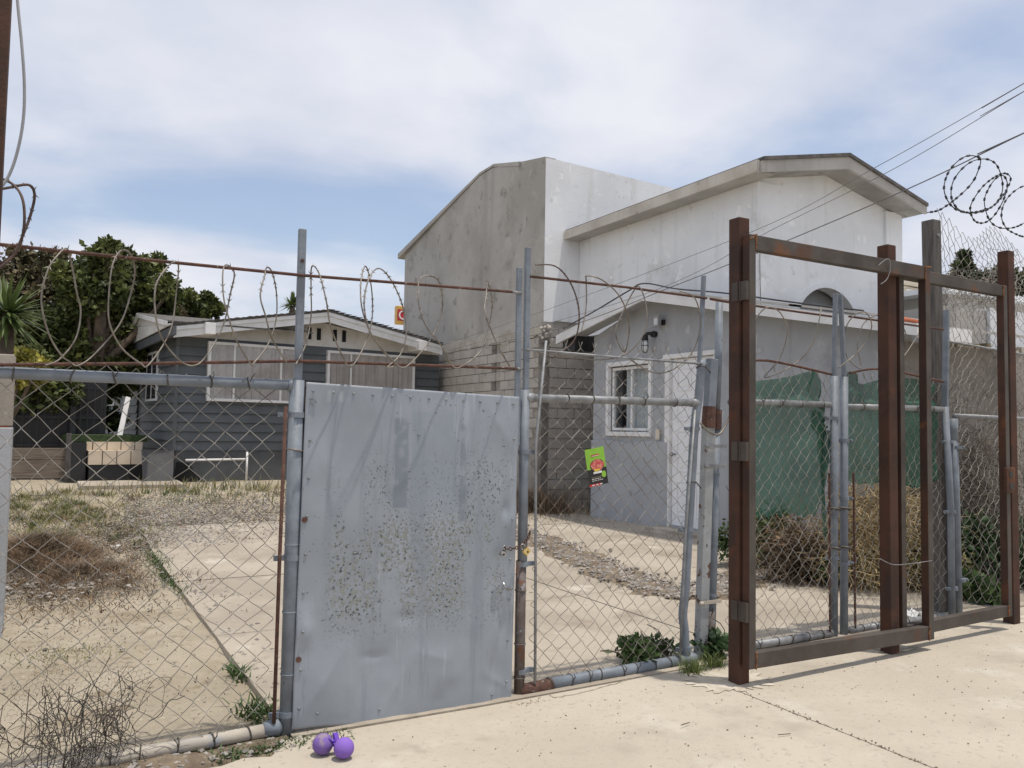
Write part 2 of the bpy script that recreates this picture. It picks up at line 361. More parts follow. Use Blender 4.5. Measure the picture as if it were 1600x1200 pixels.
# ------------------------------------------------------------------ mesh builder
class MB:
    def __init__(s_):
        s_.v, s_.f = [], []
    def add(s_, vs, fs):
        o = len(s_.v)
        s_.v += [tuple(v) for v in vs]
        s_.f += [tuple(i + o for i in f) for f in fs]
        return s_
    def box(s_, a, b):
        (x0, y0, z0), (x1, y1, z1) = a, b
        return s_.add([(x0, y0, z0), (x1, y0, z0), (x1, y1, z0), (x0, y1, z0), (x0, y0, z1), (x1, y0, z1), (x1, y1, z1), (x0, y1, z1)],
                      [(0, 3, 2, 1), (4, 5, 6, 7), (0, 1, 5, 4), (1, 2, 6, 5), (2, 3, 7, 6), (3, 0, 4, 7)])
    def bar(s_, p, q, w, h, up=(0, 0, 1)):
        p, q = Vector(p), Vector(q)
        d = (q - p).normalized()
        a = d.cross(Vector(up))
        if a.length < 1e-4: a = d.cross(Vector((0, 1, 0)))
        a.normalize()
        b = a.cross(d)
        vs = []
        for c in (p, q):
            for i, j in ((-1, -1), (1, -1), (1, 1), (-1, 1)):
                vs.append(c + a * (w / 2 * i) + b * (h / 2 * j))
        return s_.add(vs, [(0, 1, 2, 3), (7, 6, 5, 4), (0, 4, 5, 1), (1, 5, 6, 2), (2, 6, 7, 3), (3, 7, 4, 0)])
    def tube(s_, pts, r, n=8, cap=True):
        pts = [Vector(p) for p in pts]
        N = len(pts)
        rs = r if hasattr(r, '__len__') else [r] * N
        vs = []
        pa = None
        for i, p in enumerate(pts):
            d = (pts[min(i + 1, N - 1)] - pts[max(i - 1, 0)])
            if d.length < 1e-9: d = Vector((0, 0, 1))
            d.normalize()
            if pa is None:
                a = d.cross(Vector((0, 0, 1)))
                if a.length < .05: a = d.cross(Vector((0, 1, 0)))
            else:
                a = pa - d * pa.dot(d)
                if a.length < 1e-4: a = d.orthogonal()
            a.normalize()
            pa = a
            b = d.cross(a)
            for k in range(n):
                t = 2 * math.pi * k / n
                vs.append(p + (a * math.cos(t) + b * math.sin(t)) * rs[i])
        fs = []
        for i in range(N - 1):
            for k in range(n):
                k2 = (k + 1) % n
                fs.append((i * n + k, i * n + k2, (i + 1) * n + k2, (i + 1) * n + k))
        if cap:
            fs.append(tuple(range(n - 1, -1, -1)))
            fs.append(tuple((N - 1) * n + k for k in range(n)))
        return s_.add(vs, fs)
    def prism(s_, poly, ext):
        """poly: list of 3d points, ext: extrusion vector"""
        n = len(poly)
        P = [Vector(p) for p in poly]
        e = Vector(ext)
        fs = [tuple(range(n)), tuple(range(2 * n - 1, n - 1, -1))]
        for i in range(n):
            j = (i + 1) % n
            fs.append((j, i, i + n, j + n))
        return s_.add(P + [p + e for p in P], fs)
    def ball(s_, c, r, nu=20, nv=12, sq=(1, 1, 1)):
        c = Vector(c)
        vs = [c + Vector((0, 0, r * sq[2]))]
        for i in range(1, nv):
            t = math.pi * i / nv
            for k in range(nu):
                p = 2 * math.pi * k / nu
                vs.append(c + Vector((r * sq[0] * math.sin(t) * math.cos(p), r * sq[1] * math.sin(t) * math.sin(p), r * sq[2] * math.cos(t))))
        vs.append(c - Vector((0, 0, r * sq[2])))
        fs = [(0, 1 + k, 1 + (k + 1) % nu) for k in range(nu)]
        for i in range(nv - 2):
            for k in range(nu):
                a, b = 1 + i * nu + k, 1 + i * nu + (k + 1) % nu
                fs.append((a, a + nu, b + nu, b))
        l = len(vs) - 1
        o = 1 + (nv - 2) * nu
        fs += [(l, o + (k + 1) % nu, o + k) for k in range(nu)]
        return s_.add(vs, fs)
    def ring(s_, c, ax, r, rt, n=16, m=6, sx=1.0):
        c = Vector(c); ax = Vector(ax).normalized()
        a = ax.orthogonal().normalized(); b = ax.cross(a)
        vs, fs = [], []
        for i in range(n):
            t = 2 * math.pi * i / n
            d = a * math.cos(t) * sx + b * math.sin(t)
            for k in range(m):
                p = 2 * math.pi * k / m
                vs.append(c + d * (r + rt * math.cos(p)) + ax * rt * math.sin(p))
        for i in range(n):
            for k in range(m):
                fs.append((i * m + k, ((i + 1) % n) * m + k, ((i + 1) % n) * m + (k + 1) % m, i * m + (k + 1) % m))
        return s_.add(vs, fs)
    def build(s_, name, mat, parent=None, smooth=False, bevel=0.0):
        me = bpy.data.meshes.new(name)
        o = bpy.data.objects.new(name, me)
        COL.objects.link(o)
        vs = s_.v
        if parent is not None:
            o.parent = parent
            if not is_local(parent):
                b = wbase(parent)
                vs = [(x - b.x, y - b.y, z - b.z) for x, y, z in vs]
        me.from_pydata(vs, [], s_.f)
        me.update()
        me.materials.append(mat)
        if smooth:
            me.polygons.foreach_set('use_smooth', [True] * len(me.polygons))
        if bevel:
            bv = o.modifiers.new('bevel', 'BEVEL')
            bv.width = bevel
            bv.segments = 2
            bv.limit_method = 'ANGLE'
        return o
LOCAL = set()
def is_local(o):
    while o is not None:
        if o.name in LOCAL: return True
        o = o.parent
    return False
def wbase(o):
    b = Vector((0, 0, 0))
    while o is not None:
        b += o.location
        o = o.parent
    return b
def thing(name, loc, label, cat, group=None, rz=0.0):
    o = bpy.data.objects.new(name, None)
    COL.objects.link(o)
    o.empty_display_size = .1
    o.location = loc
    o.rotation_euler = (0, 0, rz)
    return tag(o, label, cat, group)
def tag(o, label, cat, group=None):
    o['label'] = label
    o['category'] = cat
    if group: o['group'] = group
    return o
def struct(o, kind='structure'):
    o['kind'] = kind
    return o
def smoothpath(pts, n=8):
    P = [Vector(p) for p in pts]
    out = []
    for i in range(len(P) - 1):
        a, b, c, d = P[max(i - 1, 0)], P[i], P[i + 1], P[min(i + 2, len(P) - 1)]
        for k in range(n):
            t = k / n
            out.append(.5 * ((2 * b) + (c - a) * t + (2 * a - 5 * b + 4 * c - d) * t * t + (3 * b - a - 3 * c + d) * t ** 3))
    out.append(P[-1])
    return out

# ================================================================== SETTING
def hn(x, y, sc=1.0):
    return (math.sin(x * 1.7 * sc + 1.3 * math.sin(y * 1.1 * sc)) + math.sin(y * 2.3 * sc + 1.7 * math.sin(x * .9 * sc + 2))
            + .5 * math.sin(x * 5.1 * sc + y * 3.7 * sc)) / 2.5
def sheet(xs, ys, zf, name, mat, parent=None, skirt=0.0):
    mb = MB()
    n = len(ys)
    vs = [(x, y, zf(x, y)) for x in xs for y in ys]
    fs = []
    for i in range(len(xs) - 1):
        for j in range(n - 1):
            fs.append((i * n + j, (i + 1) * n + j, (i + 1) * n + j + 1, i * n + j + 1))
    if skirt:
        o = len(vs)
        vs += [(x, y, z - skirt) for x, y, z in vs]
        k = len(xs)
        bd = [(i * n, (i + 1) * n) for i in range(k - 1)] + [((i + 1) * n + n - 1, i * n + n - 1) for i in range(k - 1)]
        bd += [(j + 1, j) for j in range(n - 1)] + [((k - 1) * n + j, (k - 1) * n + j + 1) for j in range(n - 1)]
        fs += [(b, a, a + o, b + o) for a, b in bd]
    mb.add(vs, fs)
    return mb.build(name, mat, parent, smooth=not skirt)
lin = lambda a, b, n: [a + (b - a) * i / n for i in range(n + 1)]
struct(MB().add([(-500, -500, -.12), (500, -500, -.12), (500, 900, -.12), (-500, 900, -.12)], [(0, 1, 2, 3)]).build('ground', m_land))
yx = lin(-30, -3, 18)[:-1] + lin(-3, 9, 110)[:-1] + lin(9, 30, 14)
yy = lin(4.05, 13, 90)[:-1] + lin(13, 20, 45)[:-1] + lin(20, 60, 16)
def yard_z(x, y):
    return gz(x, y) - .035 + .014 * hn(x, y, 1.3) + .006 * hn(x, y, 5)
struct(sheet(yx, yy, yard_z, 'yard_ground', m_dirt))
# sidewalk in slabs with real joints
m_joint = M('joint_fill', (.33, .28, .21), (.23, .19, .14), 20, .95, .5, 80)
walk = struct(sheet(lin(-14, 26, 80), lin(-7, 4.09, 6), lambda x, y: gz(x, 4) - .008, 'sidewalk', m_joint))
struct(sheet(lin(1.13, 9, 30), [4.05, 4.34], lambda x, y: gz(x, 4) - .007, 'gate_joint', m_joint))
def edge_y(x):
    return (4.12 + .025 * math.sin(x * 9) + .02 * math.sin(x * 23)) if x < 1.0 else 4.30
for x0, x1 in ((-14, -3.415), (-3.4, 3.715), (3.724, 12.0), (12.015, 26)):
    xs = lin(x0, x1, 60)
    mb = MB()
    n = 8
    vs, fs = [], []
    for x in xs:
        e = edge_y(x)
        for y in lin(-7, e, n - 1):
            vs.append((x, y, gz(x, 4) + .002 * hn(x, y)))
    for i in range(len(xs) - 1):
        for j in range(n - 1):
            fs.append((i * n + j, (i + 1) * n + j, (i + 1) * n + j + 1, i * n + j + 1))
    o = len(vs)
    vs += [(x, y, z - .07) for x, y, z in vs]
    k = len(xs)
    for i in range(k - 1):
        a, b = (i + 1) * n + n - 1, i * n + n - 1
        fs.append((b, a, a + o, b + o))
    for j in range(n - 1):
        fs.append((j + 1, j, j + o, j + 1 + o))
        fs.append(((k - 1) * n + j, (k - 1) * n + j + 1, (k - 1) * n + j + 1 + o, (k - 1) * n + j + o))
    mb.add(vs, fs).build('slab', m_walk, walk)
# driveway slabs
drive = struct(MB().box((1.2, 4.35, -.12), (8.2, 6.0, -.09)).build('driveway', m_rubble))
for (x0, x1) in ((1.14, 4.40), (4.415, 8.33)):
    for (y0, y1) in ((4.315, 6.60), (6.615, 9.0), (9.015, 11.3), (11.315, 12.7)):
        dz = rng.uniform(-.004, .004)
        sheet(lin(x0, x1, 12), lin(y0, y1, 10), lambda x, y: gz(x, y) + .006 + dz + .003 * hn(x, y, .8), 'slab', m_slab, drive, .08)
struct(sheet(lin(.45, 2.2, 8), lin(16.35, 17.75, 4), lambda x, y: gz(x, y) + .03, 'house_apron', m_slab, None, .08))
# rubble strip across the driveway
def strip_mesh(path, wid, name, mat, lift):
    P = smoothpath([(x, y, 0) for x, y in path], 10)
    vs, fs = [], []
    n = 9
    for i, p in enumerate(P):
        d = (P[min(i + 1, len(P) - 1)] - P[max(i - 1, 0)]).normalized()
        nrm = Vector((-d.y, d.x, 0))
        w = wid * (1 + .22 * math.sin(i * .9) + .15 * math.sin(i * 2.3))
        for j in range(n):
            u = -1 + 2 * j / (n - 1)
            q = p + nrm * (w * u + .05 * math.sin(i * 1.7 + j))
            vs.append((q.x, q.y, gz(q.x, q.y) + lift * (1 - u * u) + .004 + .008 * (1 - u * u) * hn(q.x, q.y, 6)))
    for i in range(len(P) - 1):
        for j in range(n - 1):
            fs.append((i * n + j, (i + 1) * n + j, (i + 1) * n + j + 1, i * n + j + 1))
    return MB().add(vs, fs).build(name, mat, None, True)
STRIP = [(5.9, 12.4), (6.1, 10.9), (5.75, 9.0), (5.35, 7.2), (5.35, 6.1), (6.1, 6.35), (7.0, 6.7), (8.2, 6.9)]
struct(strip_mesh(STRIP, .30, 'rubble_strip', m_rubble, .03))
# strip of broken earth between the sidewalk and the left fence
struct(sheet(lin(-3.2, 1.12, 60), lin(4.08, 4.55, 10), lambda x, y: -.028 + .028 * max(0, 1 - abs(y - 4.32) / .24) + .010 * hn(x, y, 9) + .006 * hn(x, y, 21), 'earth_strip', m_rubble))

def pebbles(name, pts, smin, smax, mat, label, cat, zoff=0.0):
    mb = MB()
    for (x, y) in pts:
        r_ = rng.uniform(smin, smax)
        a = rng.uniform(0, 6.28)
        sx, sy, sz = r_ * rng.uniform(.7, 1.3), r_ * rng.uniform(.6, 1.1), r_ * rng.uniform(.4, .8)
        z = gz(x, y) + zoff + sz * .35
        vs = []
        for k, (px, py, pz) in enumerate(((1, 0, 0), (0, 1, 0), (-1, 0, 0), (0, -1, 0), (0, 0, 1), (0, 0, -1), (.7, .6, .55), (-.7, .5, .6), (-.5, -.8, .4), (.6, -.7, .5))):
            j = rng.uniform(.8, 1.15)
            X, Y_ = px * sx * j, py * sy * j
            vs.append((x + X * math.cos(a) - Y_ * math.sin(a), y + X * math.sin(a) + Y_ * math.cos(a), z + pz * sz * j))
        mb.add(vs, [(0, 1, 6), (1, 4, 6), (4, 0, 6), (1, 2, 7), (2, 4, 7), (4, 1, 7), (2, 3, 8), (3, 4, 8), (4, 2, 8), (3, 0, 9), (0, 4, 9), (4, 3, 9),
                    (0, 5, 1), (1, 5, 2), (2, 5, 3), (3, 5, 0)])
    o = mb.build(name, mat)
    tag(o, label, cat)
    return struct(o, 'stuff')
SP = smoothpath([(x, y, 0) for x, y in STRIP], 20)
pts = []
for _ in range(2600):
    p = rng.choice(SP[10:])
    pts.append((p.x + rng.gauss(0, .15), p.y + rng.gauss(0, .15)))
pebbles('rubble_stones', pts, .008, .035, m_stone, 'small broken stones strewn along the strip across the driveway', 'stones', .02)
pts = [(rng.uniform(1.0, 7.4), rng.gauss(13.6, .75)) for _ in range(7000)] + [(rng.gauss(1.6, .8), rng.gauss(12.4, .7)) for _ in range(3000)] + [(rng.uniform(1.2, 5), rng.gauss(11.7, .7)) for _ in range(2200)] + [(1.2 + abs(rng.gauss(0, .25)), rng.uniform(5, 12)) for _ in range(500)]
pebbles('grey_gravel', pts, .007, .024, m_stone, 'grey gravel spread in front of the dark house', 'gravel', -.005)
pts = [(rng.uniform(-1.8, 1.2), rng.uniform(4.16, 4.36)) for _ in range(260)] + [(rng.uniform(-.6, 1.1), rng.uniform(8.5, 12.5)) for _ in range(420)] \
    + [(rng.uniform(-.6, 5.0), rng.uniform(4.8, 12)) for _ in range(260)]
pebbles('loose_stones', pts, .006, .022, m_stone, 'loose stones scattered over the dirt yard and fence edge', 'stones', -.008)
# pale mortar round the rusty posts
def patch(cx, cy, rx, ry, name, mat, seed, lift=.006):
    q = random.Random(seed)
    n = 60
    c = (cx, cy, gz(cx, 4) + lift + .004)
    vs = [c]
    for k in range(n):
        t = 2 * math.pi * k / n
        w = 1 + q.uniform(-.22, .22)
        x, y = cx + rx * w * math.cos(t), cy + ry * w * math.sin(t)
        vs.append((x, y, gz(x, 4) + lift * .6))
    return MB().add(vs, [(0, 1 + k, 1 + (k + 1) % n) for k in range(n)]).build(name, mat)
m_patch = M('mortar_splash', (.60, .55, .46), (.44, .39, .31), 9, .95, .8, 60, spots=[((.34, .24, .13), 14, .64, .06)])
for i, (x, y) in enumerate(((3.82, 3.98), (5.42, 3.97), (7.16, 4.04))):
    struct(patch(x, y, .27 if i == 0 else .17, .20 if i == 0 else .11, 'mortar_patch', m_patch, 40 + i))

# ================================================================== BUILDINGS
def gable_wall(mb, axis, pos, thick, u0, u1, zb, top, holes):
    """strips of wall in the plane axis=pos with openings (ua,ub,za,zb); top: list of (u,z)"""
    us = sorted(set([u0, u1] + [h[0] for h in holes] + [h[1] for h in holes]))
    def tz(u):
        for (a, za), (b, zb_) in zip(top, top[1:]):
            if a <= u <= b:
                return za + (zb_ - za) * (u - a) / (b - a)
        return top[0][1] if u < top[0][0] else top[-1][1]
    def poly(pts):
        if axis == 0:
            mb.prism([(pos, u, z) for u, z in pts], (thick, 0, 0))
        else:
            mb.prism([(u, pos, z) for u, z in pts], (0, thick, 0))
    for a, b in zip(us, us[1:]):
        if b - a < 1e-6: continue
        hs = sorted([h for h in holes if h[0] <= a + 1e-6 and h[1] >= b - 1e-6], key=lambda h: h[2])
        z = zb
        for h in hs:
            if h[2] > z + 1e-6:
                poly([(a, z), (b, z), (b, h[2]), (a, h[2])])
            z = h[3]
        tp = [(b, tz(b))] + [(u, zz) for u, zz in reversed(top) if a + 1e-6 < u < b - 1e-6] + [(a, tz(a))]
        poly([(a, z), (b, z)] + tp)

# ---------------- tall building
XT, YT = 8.35, 13.85
tall = thing('tall_building', (XT, YT, 0), 'tall windowless building with raw concrete side wall and white front', 'building')
prof = [(YT, 7.02), (YT + 2.25, 7.41), (YT + 2.9, 7.39), (YT + 7.45, 6.40), (YT + 7.45, 0)]
side = MB().prism([(XT, YT, 3.55)] + [(XT, y, z) for y, z in prof[:-1]] + [(XT, YT + 7.45, 3.55)], (.25, 0, 0)).build('concrete_side_wall', m_conc, tall)
fr_ = MB()
fr_.prism([(XT + .26, YT - .012, 3.75), (XT + 5.6, YT - .012, 3.75), (XT + 5.6, YT - .012, 6.80), (XT + .26, YT - .012, 7.0)], (0, .25, 0))
fr_.box((XT + .012, YT - .015, 3.72), (XT + .26, YT + .0, 6.99))
fr_.build('white_front_wall', m_white, tall)
MB().prism([(XT - .012, YT + 1.0, 7.10), (XT - .012, YT + 2.25, 7.43), (XT - .012, YT + 2.9, 7.41), (XT - .10, YT + 7.75, 6.30), (XT - .10, YT + 7.75, 6.44), (XT - .012, YT + 2.9, 7.47), (XT - .012, YT + 2.2, 7.48), (XT - .012, YT + 1.0, 7.20)], (5.6, 0, 0)).build('roof', m_conc, tall)
MB().prism([(XT + .3, YT + 7.2, 0), (XT + 5.6, YT + 7.2, 0), (XT + 5.6, YT + 7.2, 6.4), (XT + .3, YT + 7.2, 6.4)], (0, .2, 0)).build('back_wall', m_conc, tall)
mb = MB()
q = random.Random(3)
pts = [(XT - .012, YT + .02, 3.40)]
for k in range(41):
    y = YT + .02 + k * .18
    pts.append((XT - .012, y, 3.43 + .09 * math.sin(k * 1.3) * .5 + q.uniform(-.05, .05)))
top = [(XT - .012, YT + .02 + k * .18, 3.66 + q.uniform(-.06, .05)) for k in range(40, -1, -1)]
mb.prism(pts[1:] + top, (.03, 0, 0)).build('rough_mortar_band', m_cream, tall)
lower = MB()
lower.box((XT + .03, YT + .03, -.1), (XT + .25, YT + 7.44, 3.55))
lower.box((XT + .26, YT + .03, -.1), (XT + 5.6, YT + .24, 3.75))
lw = lower.build('block_wall', m_mortar, tall)
def block_mesh(l, h, d, name):
    b = .008
    mb = MB().box((-d / 2, -l / 2 + b, -h / 2 + b), (d / 2, l / 2 - b, h / 2 - b))
    me = bpy.data.meshes.new(name)
    me.from_pydata(mb.v, [], mb.f)
    me.materials.append(m_block)
    return me
bl_full, bl_half = block_mesh(.40, .20, .05, 'block'), block_mesh(.20, .20, .05, 'block_half')
def put_block(me, loc, rz):
    o = bpy.data.objects.new('block', me)
    COL.objects.link(o)
    o.parent = lw
    o.location = Vector(loc) - wbase(lw)
    o.rotation_euler = (0, 0, rz)
nb = 0
for c in range(18):
    z = .02 + .2 * c
    off = .2 * (c % 2)
    # side face: the column strip at the corner, then courses
    if c >= 7:
        for k in range(13):
            y = YT + .34 + off + .4 * k
            if 1.9 < y - YT < 2.05 or y > YT + 5.3: continue
            put_block(bl_full, (XT + .022 + q.uniform(-.004, .004), y, z + .1), 0); nb += 1
    for k in range(4):
        x = XT + .36 + off + .4 * k
        if x > XT + 1.95: continue
        put_block(bl_full, (x, YT + .02 + q.uniform(-.004, .004), z + .1), R(90)); nb += 1
    if off:
        put_block(bl_half, (XT + .26, YT + .02, z + .1), R(90)); nb += 1
col_ = MB()
for k in range(36):
    z = k * .1
    col_.box((XT - .01 + q.uniform(-.012, .012), YT - .005 + q.uniform(-.012, .01), z), (XT + .13 + q.uniform(-.02, .02), YT + .12, z + .101))
col_.build('rough_column', m_stonewall, tall)
col_ = MB()
for k in range(34):
    z = k * .1
    col_.box((XT + .005 + q.uniform(-.01, .008), YT + 1.98, z), (XT + .1, YT + 2.14 + q.uniform(-.02, .02), z + .101))
col_.build('rough_column', m_stonewall, tall)
mb = MB()
for k in range(16):
    mb.ball((XT + .05 + q.uniform(-.09, .12), YT - .0 + q.uniform(-.04, .04), 3.50 + q.uniform(-.14, .16)), q.uniform(.025, .055), 6, 4)
mb.build('mortar_lump', m_block, tall)

# ---------------- white house
XW, YW = 9.18, 9.0
wh = thing('white_house', (XW, YW, 0), 'white stucco house with low gable roof and arched porch opening', 'house')
XR = 12.50
MB().box((XW, YW + .2, 3.45), (XW + .2, YT - .02, 5.50)).build('side_wall', m_white, wh)
ax_, az_, ar_ = 10.70, 3.18, .74
poly = [(XW, YW, 0), (ax_ - ar_, YW, 0), (ax_ - ar_, YW, az_)]
for k in range(1, 24):
    t = math.pi - math.pi * k / 24
    poly.append((ax_ + ar_ * math.cos(t), YW, az_ + ar_ * math.sin(t)))
poly += [(ax_ + ar_, YW, az_), (ax_ + ar_, YW, 0), (XR, YW, 0), (XR, YW, 5.40), (10.76, YW, 5.82), (XW, YW, 5.44)]
MB().prism(poly, (0, .2, 0)).build('front_wall', m_white, wh)
mb = MB()
for k in range(32):
    t0, t1 = math.pi * k / 32, math.pi * (k + 1) / 32
    P = [(ax_ + r_ * math.cos(t), YW - .03, az_ + r_ * math.sin(t)) for t, r_ in ((t0, ar_ - .0), (t1, ar_ - .0), (t1, ar_ + .075), (t0, ar_ + .075))]
    mb.prism(P, (0, .06, 0))
mb.build('arch_trim', m_white, wh)
MB().box((9.4, YW + .32, 0), (12.2, YW + .4, 5.0)).build('porch_back_wall', m_greyst, wh)
MB().box((12.10, YW - .05, 0), (XR + .012, YW + .1, 5.36)).build('pilaster', m_white, wh)
MB().box((XW - .012, YW - .03, 0), (XW + .43, YW + .1, 5.40)).build('pilaster', m_white, wh)
MB().box((XR - .2, YW + .2, 0), (XR, YT, 5.40)).build('side_wall', m_white, wh)
# roof
yo = YW - .45
RP = [(8.83, 5.55), (10.68, 5.93), (12.60, 5.42)]
rf = MB()
for (xa, za), (xb, zb) in zip(RP, RP[1:]):
    rf.prism([(xa, yo - .03, za - .01), (xb, yo - .03, zb - .01), (xb, yo - .03, zb + .045), (xa, yo - .03, za + .045)], (0, YT - yo, 0))
rf.build('roof', m_shingle, wh)
MB().prism([(8.83, yo, 5.37), (10.68, yo, 5.73), (10.68, yo, 5.92), (8.83, yo, 5.54)], (0, .05, 0)).build('fascia', m_fascia_grey, wh)
MB().prism([(10.682, yo, 5.73), (12.60, yo, 5.29), (12.60, yo, 5.41), (10.682, yo, 5.92)], (0, .05, 0)).build('fascia', m_fascia_grey, wh)
MB().prism([(8.80, yo + .055, 5.56), (9.0, yo + .055, 5.56), (9.0, yo + .055, 5.36), (8.80, yo + .055, 5.36)], (0, .02, 0)).build('fascia_corner', m_fascia_grey, wh)
MB().box((8.80, yo + .08, 5.40), (8.828, YT - .02, 5.57)).build('eave_fascia', m_fascia, wh)
MB().box((8.829, yo + .08, 5.405), (9.17, YT - .02, 5.42)).build('eave_soffit', m_fascia_grey, wh)
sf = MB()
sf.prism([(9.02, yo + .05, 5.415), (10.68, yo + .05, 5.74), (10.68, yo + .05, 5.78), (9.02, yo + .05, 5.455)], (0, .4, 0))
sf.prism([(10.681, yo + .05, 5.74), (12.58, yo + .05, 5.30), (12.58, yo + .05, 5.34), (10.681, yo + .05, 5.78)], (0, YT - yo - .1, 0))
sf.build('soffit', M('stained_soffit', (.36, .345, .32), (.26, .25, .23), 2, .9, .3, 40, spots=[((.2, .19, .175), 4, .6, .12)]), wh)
xc_ = aY(1188, 430, YW - .06).x
MB().tube(smoothpath([(xc_, YW - .06, 4.55), (xc_ - .01, YW - .06, 4.1), (xc_ + .01, YW - .06, 3.5)], 6), .005, 6).build('cable', m_cable, wh)

# ---------------- grey house
XG = 8.35
gh = thing('grey_house', (XG, 6.0, 0), 'small grey stucco house with white door, window and white fascia', 'house')
TOP = [(6.0, 2.74), (10.5, 3.72), (12.10, 3.24)]
wdw = (10.47, 11.60, 1.56, 2.71)
door = (8.98, 10.02, .16, 2.72)
gw = MB()
gable_wall(gw, 0, XG, .18, 6.0, 12.08, -.05, TOP, [wdw, door])
gw.build('gable_wall', m_greyst, gh)
MB().prism([(XG - .035, 10.02, -.05), (XG - .035, 12.09, -.05), (XG - .035, 12.09, 1.42), (XG - .035, 11.6, 1.44), (XG - .035, 11.0, 1.40), (XG - .035, 10.4, 1.45), (XG - .035, 10.02, 1.43)], (.034, 0, 0)).build('rough_dado', m_greyst, gh, bevel=.01)
MB().box((XG + .004, 5.985, -.1), (24, 6.18, 2.66)).build('front_wall', m_stonewall, gh)
MB().box((XG + .19, 11.9, -.05), (14, 12.08, 3.2)).build('back_wall', m_greyst, gh)
# roof: two slopes with white fascia on the rake
xo = 8.0
rt = MB()
for (ya, za), (yb, zb) in (((5.58, 2.77), (10.28, 3.78)), ((10.28, 3.78), (12.80, 3.30))):
    rt.prism([(xo + .04, ya, za), (xo + .04, yb, zb), (xo + .04, yb, zb + .03), (xo + .04, ya, za + .03)], (.42 if yb > 11 else 1.12, 0, 0))
rt.prism([(9.17, 5.58, 2.77), (9.17, 8.5, 3.40), (9.17, 8.5, 3.43), (9.17, 5.58, 2.80)], (1.3, 0, 0))
rt.build('roof', m_fascia_grey, gh)
MB().prism([(xo, 5.56, 2.66), (xo, 10.28, 3.645), (xo, 10.28, 3.795), (xo, 5.56, 2.79)], (.035, 0, 0)).build('rake_fascia', m_wtrim, gh)
MB().prism([(xo, 10.282, 3.645), (xo, 12.80, 3.165), (xo, 12.80, 3.32), (xo, 10.282, 3.795)], (.035, 0, 0)).build('rake_fascia', m_wtrim, gh)
MB().box((xo + .037, 5.55, 2.64), (8.95, 5.585, 2.785)).build('eave_fascia', m_wtrim, gh)
st = MB()
st.prism([(xo + .036, 5.59, 2.70), (xo + .036, 10.28, 3.70), (xo + .036, 10.28, 3.715), (xo + .036, 5.59, 2.715)], (.33, 0, 0))
st.prism([(xo + .036, 10.281, 3.70), (xo + .036, 12.78, 3.20), (xo + .036, 12.78, 3.215), (xo + .036, 10.281, 3.715)], (.33, 0, 0))
st.build('soffit', m_greyst, gh)
MB().box((xo + .12, 12.35, 3.02), (xo + .55, 12.75, 3.30)).build('dark_eave_box', m_black, gh)
for k, (y, z) in enumerate(((7.2, 3.17), (8.6, 3.46), (6.3, 2.98))):
    MB().prism([(xo + .1, y, z), (xo + .1, y + 1.1, z + .235), (xo + .1, y + 1.1, z + .262), (xo + .1, y, z + .027)], (1.0, 0, 0)).build('roof_sheet', m_fascia_grey, gh)
# window
def rect_frame(mb, x, y0, y1, z0, z1, w, d):
    mb.box((x, y0, z0), (x + d, y1, z0 + w)); mb.box((x, y0, z1 - w), (x + d, y1, z1))
    mb.box((x, y0, z0 + w), (x + d, y0 + w, z1 - w)); mb.box((x, y1 - w, z0 + w), (x + d, y1, z1 - w))
wn_ = MB()
rect_frame(wn_, XG - .045, wdw[0] - .05, wdw[1] + .05, wdw[2] - .05, wdw[3] + .05, .072, .07)
wf = wn_.build('window', m_wtrim, gh, bevel=.004)
fm = MB()
rect_frame(fm, XG + .03, wdw[0] + .042, wdw[1] - .042, wdw[2] + .042, wdw[3] - .042, .045, .05)
fm.box((XG + .03, 11.00, wdw[2] + .09), (XG + .08, 11.04, wdw[3] - .09))
fm.build('sash', m_wtrim, wf)
MB().box((XG + .05, wdw[0] + .09, wdw[2] + .09), (XG + .056, 10.998, wdw[3] - .09)).build('pane', m_glass, wf)
MB().box((XG + .05, 11.042, wdw[2] + .09), (XG + .056, wdw[1] - .09, wdw[3] - .09)).build('pane', m_glass, wf)
cu = MB()
vs, fs = [], []
for k in range(61):
    y = wdw[0] + .03 + k * (.80 / 60)
    x = XG + .15 + .022 * math.sin(k * .85) + .01 * math.sin(k * .31)
    vs += [(x, y, 1.55), (x, y, 2.72)]
    if k: fs.append((2 * k - 2, 2 * k, 2 * k + 1, 2 * k - 1))
cu.add(vs, fs).build('curtain', m_curtain2, wf, True)
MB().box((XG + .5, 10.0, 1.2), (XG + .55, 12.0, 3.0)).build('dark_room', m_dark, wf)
# door
df = MB()
df.box((XG - .03, door[0] - .06, door[2] - .02), (XG + .08, door[0] + .03, door[3])); df.box((XG - .03, door[1] - .03, door[2] - .02), (XG + .08, door[1] + .08, door[3]))
df.box((XG - .05, door[0] - .08, door[3] + .001), (XG + .08, door[1] + .10, door[3] + .07))
dfo = df.build('door_frame', m_wtrim, gh, bevel=.004)
dr = MB().box((XG + .03, door[0] + .035, door[2] + .005), (XG + .075, door[1] - .035, door[3] - .005)).build('door', m_door, gh, bevel=.003)
for y0 in (door[0] + .13, door[0] + .56):
    for z0, z1 in ((.32, .85), (.99, 1.62), (1.76, 2.10), (2.22, 2.58)):
        pm = MB()
        rect_frame(pm, XG + .018, y0, y0 + .33, z0, z1, .025, .011)
        pm.box((XG + .022, y0 + .06, z0 + .06), (XG + .029, y0 + .27, z1 - .06))
        pm.build('door_panel', m_door, dr, bevel=.004)
MB().tube([(XG + .03, 9.90, 1.25), (XG - .02, 9.90, 1.25)], .012, 8).ball((XG - .045, 9.90, 1.25), .034, 12, 8).build('door_knob', m_steel, dr, True)
MB().box((XG - .33, 8.80, .0), (XG - .001, 10.2, .14)).build('door_step', m_slab, gh, bevel=.01)
